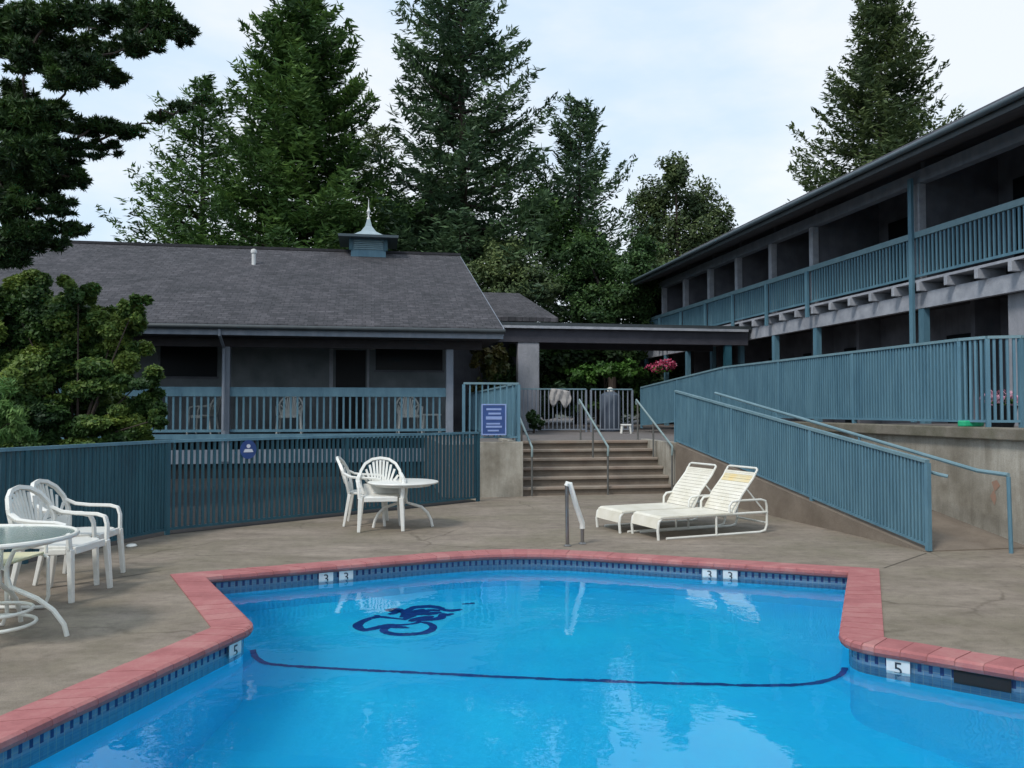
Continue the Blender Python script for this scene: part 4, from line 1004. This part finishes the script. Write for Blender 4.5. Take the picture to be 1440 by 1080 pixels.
def conifer(label, px, ytop, Y, R0, m, z0=2.0, nb=240, tw=110, p=.65, leaf=.34, lw=.085, upturn=.2, rag=.35, lean=0, group='tall conifers behind the buildings', tint0=0.0, asym=0):
    base = at(px,575,Y); top = at(px+lean,ytop,Y); H = top.z
    t = thing('conifer', label, 'tree', (base.x,base.y,0), group)
    tr = MB(); pts = [Vector((base.x+(top.x-base.x)*k,Y,H*k)) for k in (0,.25,.5,.75,.97)]
    tr.tube(pts, [H*.016,H*.013,H*.009,H*.005,.015], 8)
    C_, D_, W_, LL, TT = [], [], [], [], []
    limbs = MB()
    for i in range(nb):
        k = ((i+rng.random())/nb)**1.12; h = z0+(H-z0)*(k*.985)
        R = R0*(1-k)**p*(1-rag+rag*1.45*rng.random()) + .12
        if rng.random() < .09: R *= 1.2
        az = rng.random()*2*math.pi
        if asym: R *= 1+asym*math.cos(az)
        cx = base.x+(top.x-base.x)*h/H
        rise = -.28*(1-k)+.55*k+rng.normal()*.10
        s_ = np.linspace(0,1,7)
        bx = R*s_; bz = R*(rise*s_ - .30*(1-k)*s_**1.5*(1-s_)*2 + upturn*s_**3)
        P = np.stack([cx+bx*math.cos(az), Y+bx*math.sin(az), h+bz],1)
        if R > .9 and i%2 == 0: limbs.tube([Vector(q) for q in P[:6]], [.05*R/3+.012]*3+[.02,.015,.01], 4)
        n_ = int(tw*(R/R0)**1.1*.9)+10
        q = .12+.88*rng.random(n_)**.75
        idx = np.clip((q*6).astype(int),0,5); f = (q*6-idx)[:,None]
        Q = P[idx]*(1-f)+P[idx+1]*f; T = norm(P[idx+1]-P[idx])
        side = norm(np.cross(T,np.array([0,0,1.0])))*rng.choice([-1,1],n_)[:,None]
        spread = (.34*R*(1-q*.75)*rng.random(n_)+.05)[:,None]
        Q = Q+side*spread+np.array([0,0,-1])*(spread*.3*rng.random((n_,1)))+rng.normal(size=(n_,3))*.06
        d = norm(T*.6+side*.75+rng.normal(size=(n_,3))*.33+np.array([0,0,-.18]))
        w_ = norm(np.cross(d, norm(rng.normal(size=(n_,3))*.7+np.array([0,0,1.0]))))
        C_.append(Q); D_.append(d); W_.append(w_); LL.append(leaf*(.6+.8*rng.random(n_))); TT.append(np.clip(rng.random()*.6+.4*rng.random(n_)+tint0+.12*(q-.5),0,1))
    tr.build('trunk', 'bark', t, smooth=True)
    if limbs.v: limbs.build('limbs', 'bark', t, fix=False)
    cc = np.concatenate(C_); quads('crown', cc, np.concatenate(D_), np.concatenate(W_), np.concatenate(LL), lw*(.6+.8*rng.random(len(cc))), np.concatenate(TT), m, t)
    return t
conifer('tall dense green fir rising above the left half of the lodge roof', 425, -30, 32, 4.9, 'fir', nb=480, tw=440, p=.60, rag=.32, leaf=.34, lw=.085)
conifer('narrower dark fir standing left of the tall dense green fir', 285, 105, 35, 5.3, 'fir', nb=250, tw=220, p=.72, rag=.45, lw=.08)
conifer('tall ragged blue green fir behind the roof cupola', 655, -60, 34, 4.7, 'fir_blue', nb=400, tw=330, p=.50, rag=.5, lean=-8, lw=.085)
conifer('open topped grey green fir right of the tall ragged one', 815, 138, 36, 3.7, 'fir_blue', nb=230, tw=210, p=.62, rag=.5, upturn=.5, lw=.085)
conifer('lone olive fir standing behind the motel roof', 1238, -22, 37, 5.3, 'fir_olive', nb=420, tw=380, p=.74, rag=.45, upturn=.3, z0=4, lw=.085)
conifer('thin conifer between the two tallest firs', 535, 175, 40, 4.3, 'fir_olive', nb=170, tw=150, p=.6, rag=.45)

def lobes(label, name, cat, lobes_, m, base, leafs=260, leaf=.10, lw=.06, trunk_r=.08, bough=.45, group=None, needles=False, kind='leaf', trunk_top=None, flat=.8, droop=0, hang=False, stems=True):
    # lobes_: (centre Vector, rx, ry, rz)
    t = thing(name, label, cat, base, group)
    C_, D_, W_, TT, LL = [], [], [], [], []
    tr = MB(); b = Vector(base)
    top = trunk_top or Vector((b.x, b.y, max(b.z+.3, min(l[0].z for l in lobes_))))
    tr.tube([b, b.lerp(top,.5)+Vector((.04,0,0)), top], [trunk_r,trunk_r*.8,trunk_r*.55], 8)
    if needles:
        nodes_ = [top]
        for (c, rx, ry, rz) in sorted(lobes_, key=lambda l: (l[0]-top).length):
            src = min(nodes_, key=lambda q: (q-c).length+.25*(q-top).length); L_ = (c-src).length
            j1 = src.lerp(c,.35)+Vector((random.uniform(-.1,.1),random.uniform(-.2,.2),random.uniform(-.02,.14)))*L_; j2 = src.lerp(c,.7)+Vector((random.uniform(-.1,.1),random.uniform(-.2,.2),random.uniform(-.14,.04)))*L_
            w0 = .012+.05*math.exp(-(src-top).length*.55); tr.tube([src,j1,j2,c], [w0,w0*.85,w0*.7,w0*.45], 5); nodes_ += [j2, c]
    for (c, rx, ry, rz) in lobes_:
        mid = top.lerp(c,.5)+Vector((0,0,.08)); 
        if stems and not needles: tr.tube([top, mid, c], [trunk_r*bough,trunk_r*bough*.6,trunk_r*bough*.25], 5)
        n_ = int(leafs*(rx*rz)**.9*10)+30
        sub = (9+int(5*rx*rz*4)) if not needles else 26+int(30*rx*rz*4)
        sc_ = norm(rng.normal(size=(sub,3)))*(rng.random((sub,1))**.45)*.85
        ii = rng.integers(0,sub,n_)
        off = norm(rng.normal(size=(n_,3)))*(rng.random((n_,1))**.5)*(.34 if not needles else .20)
        u3 = sc_[ii]+off
        Q = np.array(c)+u3*np.array([rx,ry,rz])
        tt = np.clip(rng.random(sub)[ii]*.6+rng.random(n_)*.4+.18*u3[:,2],0,1)
        if needles:
            d = norm(norm(off)+rng.normal(size=(n_,3))*.35+np.array([.15,0,.25])); w_ = perp(d)
        else:
            nn_ = norm(u3*.6+rng.normal(size=(n_,3))*.55+np.array([0,-.1,.6])); d = norm(np.cross(nn_, rng.normal(size=(n_,3)))+np.array([0,0,-droop])); w_ = norm(np.cross(nn_,d))
        C_.append(Q); D_.append(d); W_.append(w_); TT.append(tt); LL.append(leaf*(.6+.8*rng.random(n_)))
    tr.build('trunk', 'bark', t, smooth=True)
    cc = np.concatenate(C_); quads('foliage' if name not in ('pine_tree','broadleaf_tree') else 'crown', cc, np.concatenate(D_), np.concatenate(W_), np.concatenate(LL), lw*(.6+.8*rng.random(len(cc))), np.concatenate(TT), m, t)
    return t
def LB(lst, Y, dep=.8, jit=.5):
    out = []
    for (px,py,rx,ry) in lst:
        yy = Y+random.uniform(-jit,jit); c = at(px,py,yy); s_ = yy/F
        out.append((c, rx*s_, dep*(rx+ry)*.5*s_, ry*s_))
    return out
# broadleaf tree at the right of the row
lobes('rounded grey green tree with sparse crown beside the motel roof line', 'broadleaf_tree', 'tree',
      LB([(950,240,28,35),(930,280,45,38),(985,290,42,38),(905,310,38,40),(960,330,60,45),(1010,315,28,35),(1000,355,50,35),(920,360,50,40),(950,390,60,35)],38,.9,1.2), 'fir_olive', (at(955,575,38).x,38,0), leafs=150, leaf=.20, lw=.10, trunk_r=.25)
lobes('olive green rounded bush tree behind the end of the lodge roof', 'broadleaf_tree', 'tree',
      LB([(712,365,40,32),(690,390,38,35),(740,395,45,38),(715,410,55,32),(765,405,30,30)],30.5,.9,.8), 'fir_olive', (at(715,575,30.5).x,30.5,0), leafs=230, leaf=.14, lw=.08, trunk_r=.18)
lobes('mid green bushy tree above the covered walkway', 'broadleaf_tree', 'tree',
      LB([(860,375,40,35),(830,400,50,35),(895,385,40,35),(930,400,45,35),(870,420,60,30),(800,400,38,35),(820,350,35,30),(905,350,30,28),(880,440,45,28),(830,440,45,28),(905,425,30,22)],32,.9,.8), 'green', (at(860,575,32).x,32,0), leafs=260, leaf=.15, lw=.08, trunk_r=.2)
lobes('dark green tree low behind the cupola', 'broadleaf_tree', 'tree',
      LB([(560,335,50,35),(620,330,55,38),(490,335,45,30),(660,345,45,35),(585,300,45,35),(790,340,60,45),(760,300,45,45)],36,.9,1.5), 'fir', (at(610,575,36).x,36,0), leafs=160, leaf=.2, lw=.10, trunk_r=.25)
# wood in the gap under the walkway
lobes('bright green bush seen under the walkway roof left of the pink flowers', 'bush', 'bush',
      LB([(850,520,32,16),(820,528,25,14),(885,522,28,16)],28,.9,.4), 'bright', (at(850,575,28).x,28,TZ), leafs=160, leaf=.16, lw=.09, trunk_r=.05)
lobes('dark tangled bush filling the gap under the walkway roof', 'bush', 'bush',
      LB([(780,505,30,25),(820,500,40,25),(870,500,45,22),(790,545,40,25),(840,550,40,22),(895,545,40,25),(930,535,35,25),(770,575,30,14),(815,572,35,14),(865,574,35,14),(910,570,30,14)],33,.9,1), 'pine', (at(840,575,33).x,33,TZ), leafs=260, leaf=.22, lw=.13, trunk_r=.08)
lobes('yellow green bush under the eave between the lodge and the pier', 'bush', 'bush',
      LB([(685,512,18,26),(672,560,14,30),(705,505,16,25),(690,590,20,25),(668,500,12,18)],21.6,.9,.15), 'rust', (at(690,575,21.6).x,21.6,TZ), leafs=300, leaf=.13, lw=.08, trunk_r=.04)
lobes('dark bush behind the lodge end seen past its yellow green neighbour', 'bush', 'bush',
      LB([(700,540,22,35),(715,510,20,30),(680,580,22,30),(720,570,18,30)],23.6,.9,.15), 'pine', (at(705,575,23.6).x,23.6,TZ), leafs=400, leaf=.14, lw=.08, trunk_r=.04)
lobes('dark round bush at the foot of the pier by the steps', 'bush', 'bush',
      LB([(750,582,12,16),(755,595,12,10)],21.2,.9,.05), 'pine', (at(750,575,21.2).x,21.2,TZ), leafs=500, leaf=.10, lw=.06, trunk_r=.03)
wds = lobes('dense dark wood far behind the two buildings', 'woods', 'woods', LB([(x, 505+random.uniform(-12,8), 55, 42) for x in range(-420,2100,62)]+[(x, 552, 40, 26) for x in range(-420,2100,48)],58,.9,2), 'pine', (0,58,0), leafs=14, leaf=.8, lw=.5, trunk_r=.3, stems=False); wds['kind'] = 'stuff'
# shrubs on the left behind the pool fence
lobes('large leafy shrub with yellow green tips behind the left pool fence', 'shrub', 'shrub',
      LB([(110,410,30,26),(60,440,62,45),(20,430,50,45),(110,460,60,45),(190,430,24,22),(165,455,45,35),(140,530,70,36),(200,535,38,22),(215,555,28,20),(190,580,45,26),(120,575,70,38),(60,520,70,50),(150,605,75,25),(60,590,60,35),(220,590,18,14),(0,470,55,60),(0,560,50,60),(40,640,60,30),(120,640,70,25),(200,620,40,22),(90,500,60,45),(170,500,45,35),(30,400,45,35)],12.6,.8,.5), 'maple', (at(110,575,12.6).x,12.6,0), leafs=3300, leaf=.078, lw=.042, trunk_r=.08, bough=.3)
lobes('light green drooping shrub in the lower left corner above the fence', 'shrub', 'shrub',
      LB([(-10,570,40,45),(15,595,34,34),(-15,620,40,30),(35,615,24,16),(-40,560,40,50)],9.9,.8,.2), 'lime', (at(-5,575,9.9).x,9.9,0), leafs=900, leaf=.11, lw=.022, trunk_r=.05, droop=.7)
# overhanging pine
pc = [(30,50,70,45),(110,95,60,30),(30,170,60,40),(30,220,60,40),(30,270,55,40),(60,330,45,30),(20,340,45,40),(110,250,22,18),(10,20,60,40),(80,15,60,32),(150,20,60,36),(215,25,48,34),(255,48,26,22),(195,62,50,22),(120,68,55,22),(40,80,55,32),(90,112,50,22),(150,108,40,16),(10,140,45,34),(70,160,55,24),(130,180,50,20),(180,185,32,14),(40,195,55,30),(100,215,48,22),(150,208,32,14),(15,245,45,34),(75,250,42,22),(20,290,46,32),(80,290,34,18),(105,322,26,13),(40,325,40,20),(10,360,40,22),(225,165,22,9),(255,150,20,9),(285,140,18,8),(60,225,50,20)]
tb = at(-190,575,12)
lobes('dark needled pine overhanging from the left with long drooping boughs', 'pine_tree', 'tree', LB(pc,12,.7,.7), 'pine', (tb.x,12,0), leafs=2100, leaf=.115, lw=.024, trunk_r=.28, bough=.12, needles=True, trunk_top=Vector((tb.x+.2,12,5.2)))
# flowers
def flowers(parent, c, r, h, n_, m, size):
    q = np.array(c)+norm(rng.normal(size=(n_,3)))*(rng.random((n_,1))**.4)*np.array([r,r,h]); d = norm(rng.normal(size=(n_,3))); quads('blossoms' if m!='bright' else 'foliage', q, d, perp(d), size, size*.8, rng.random(n_), m, parent)
qb = Vector(pl_.location)
flowers(pl_, qb+Vector((0,0,.42)), .22, .13, 260, 'pink', .055); flowers(pl_, qb+Vector((0,0,.36)), .20, .10, 160, 'bright', .06)
qh = W(UR-.1, v_at(936,UR-.1), 0); qh.z = at(936,513,qh.y).z
hbk = thing('hanging_basket', 'basket of magenta flowers hanging under the far end of the balcony', 'hanging basket', qh)
m_ = MB(); m_.lathe([(.05,-.28),(.2,-.2),(.26,-.05),(.24,-.04)], qh, 14); m_.build('basket', 'pot', hbk, smooth=True)
m_ = MB(); m_.tube([qh, Vector((qh.x+.1,qh.y,BZ+.2))], .008, 5); m_.build('chain', 'pot', hbk)
flowers(hbk, qh, .42, .24, 240, 'magenta', .11); flowers(hbk, qh+Vector((-.35,0,-.12)), .45, .2, 90, 'magenta', .09); flowers(hbk, qh+Vector((.05,0,.02)), .38, .2, 90, 'pink', .08); flowers(hbk, qh+Vector((-.1,0,-.15)), .4, .15, 120, 'bright', .12)

# ---------------------------------------------------------------- light
SE, SR = math.radians(50), math.radians(-140)
wd = bpy.data.worlds.new('World'); sc.world = wd; wd.use_nodes = True; nt = wd.node_tree
bg = nt.nodes['Background']
sky = N(nt, 'ShaderNodeTexSky'); sky.sky_type = 'NISHITA'; sky.sun_disc = False; sky.sun_elevation = SE; sky.sun_rotation = SR
tc = N(nt, 'ShaderNodeTexCoord'); mp = N(nt, 'ShaderNodeMapping'); mp.inputs['Scale'].default_value = (1,1,2.6); nt.links.new(tc.outputs['Generated'], mp.inputs[0])
nz = N(nt, 'ShaderNodeTexNoise', Scale=1.6, Detail=7, Roughness=.55); nt.links.new(mp.outputs[0], nz.inputs['Vector'])
rc = ramp(nt, [(.34,(4.2,5.8,7.8)),(.50,(5.5,6.6,7.8)),(.62,(7.0,7.4,7.8))], nz.outputs[0])
mx = N(nt, 'ShaderNodeMix', data_type='RGBA'); mx.inputs[0].default_value = .86
nt.links.new(sky.outputs[0], mx.inputs[6]); nt.links.new(rc.outputs[0], mx.inputs[7]); nt.links.new(mx.outputs[2], bg.inputs[0]); bg.inputs[1].default_value = .1
sd = bpy.data.lights.new('sun', 'SUN'); sd.energy = 1.5; sd.angle = math.radians(12); sd.color = (1,.96,.9)
so = bpy.data.objects.new('sun', sd); C.objects.link(so)
# sun behind the camera, to the left and high
dirv = Vector((-math.sin(math.radians(40))*math.cos(SE), -math.cos(math.radians(40))*math.cos(SE), math.sin(SE)))
so.rotation_euler = dirv.to_track_quat('Z','Y').to_euler()
sky.sun_rotation = math.atan2(dirv.x, dirv.y)
sc.view_settings.view_transform = 'Standard'; sc.view_settings.look = 'None'; sc.view_settings.exposure = .52; sc.view_settings.gamma = 1
sc.cycles.use_denoising = True; sc.cycles.max_bounces = 8; sc.cycles.transmission_bounces = 6; sc.cycles.transparent_max_bounces = 8
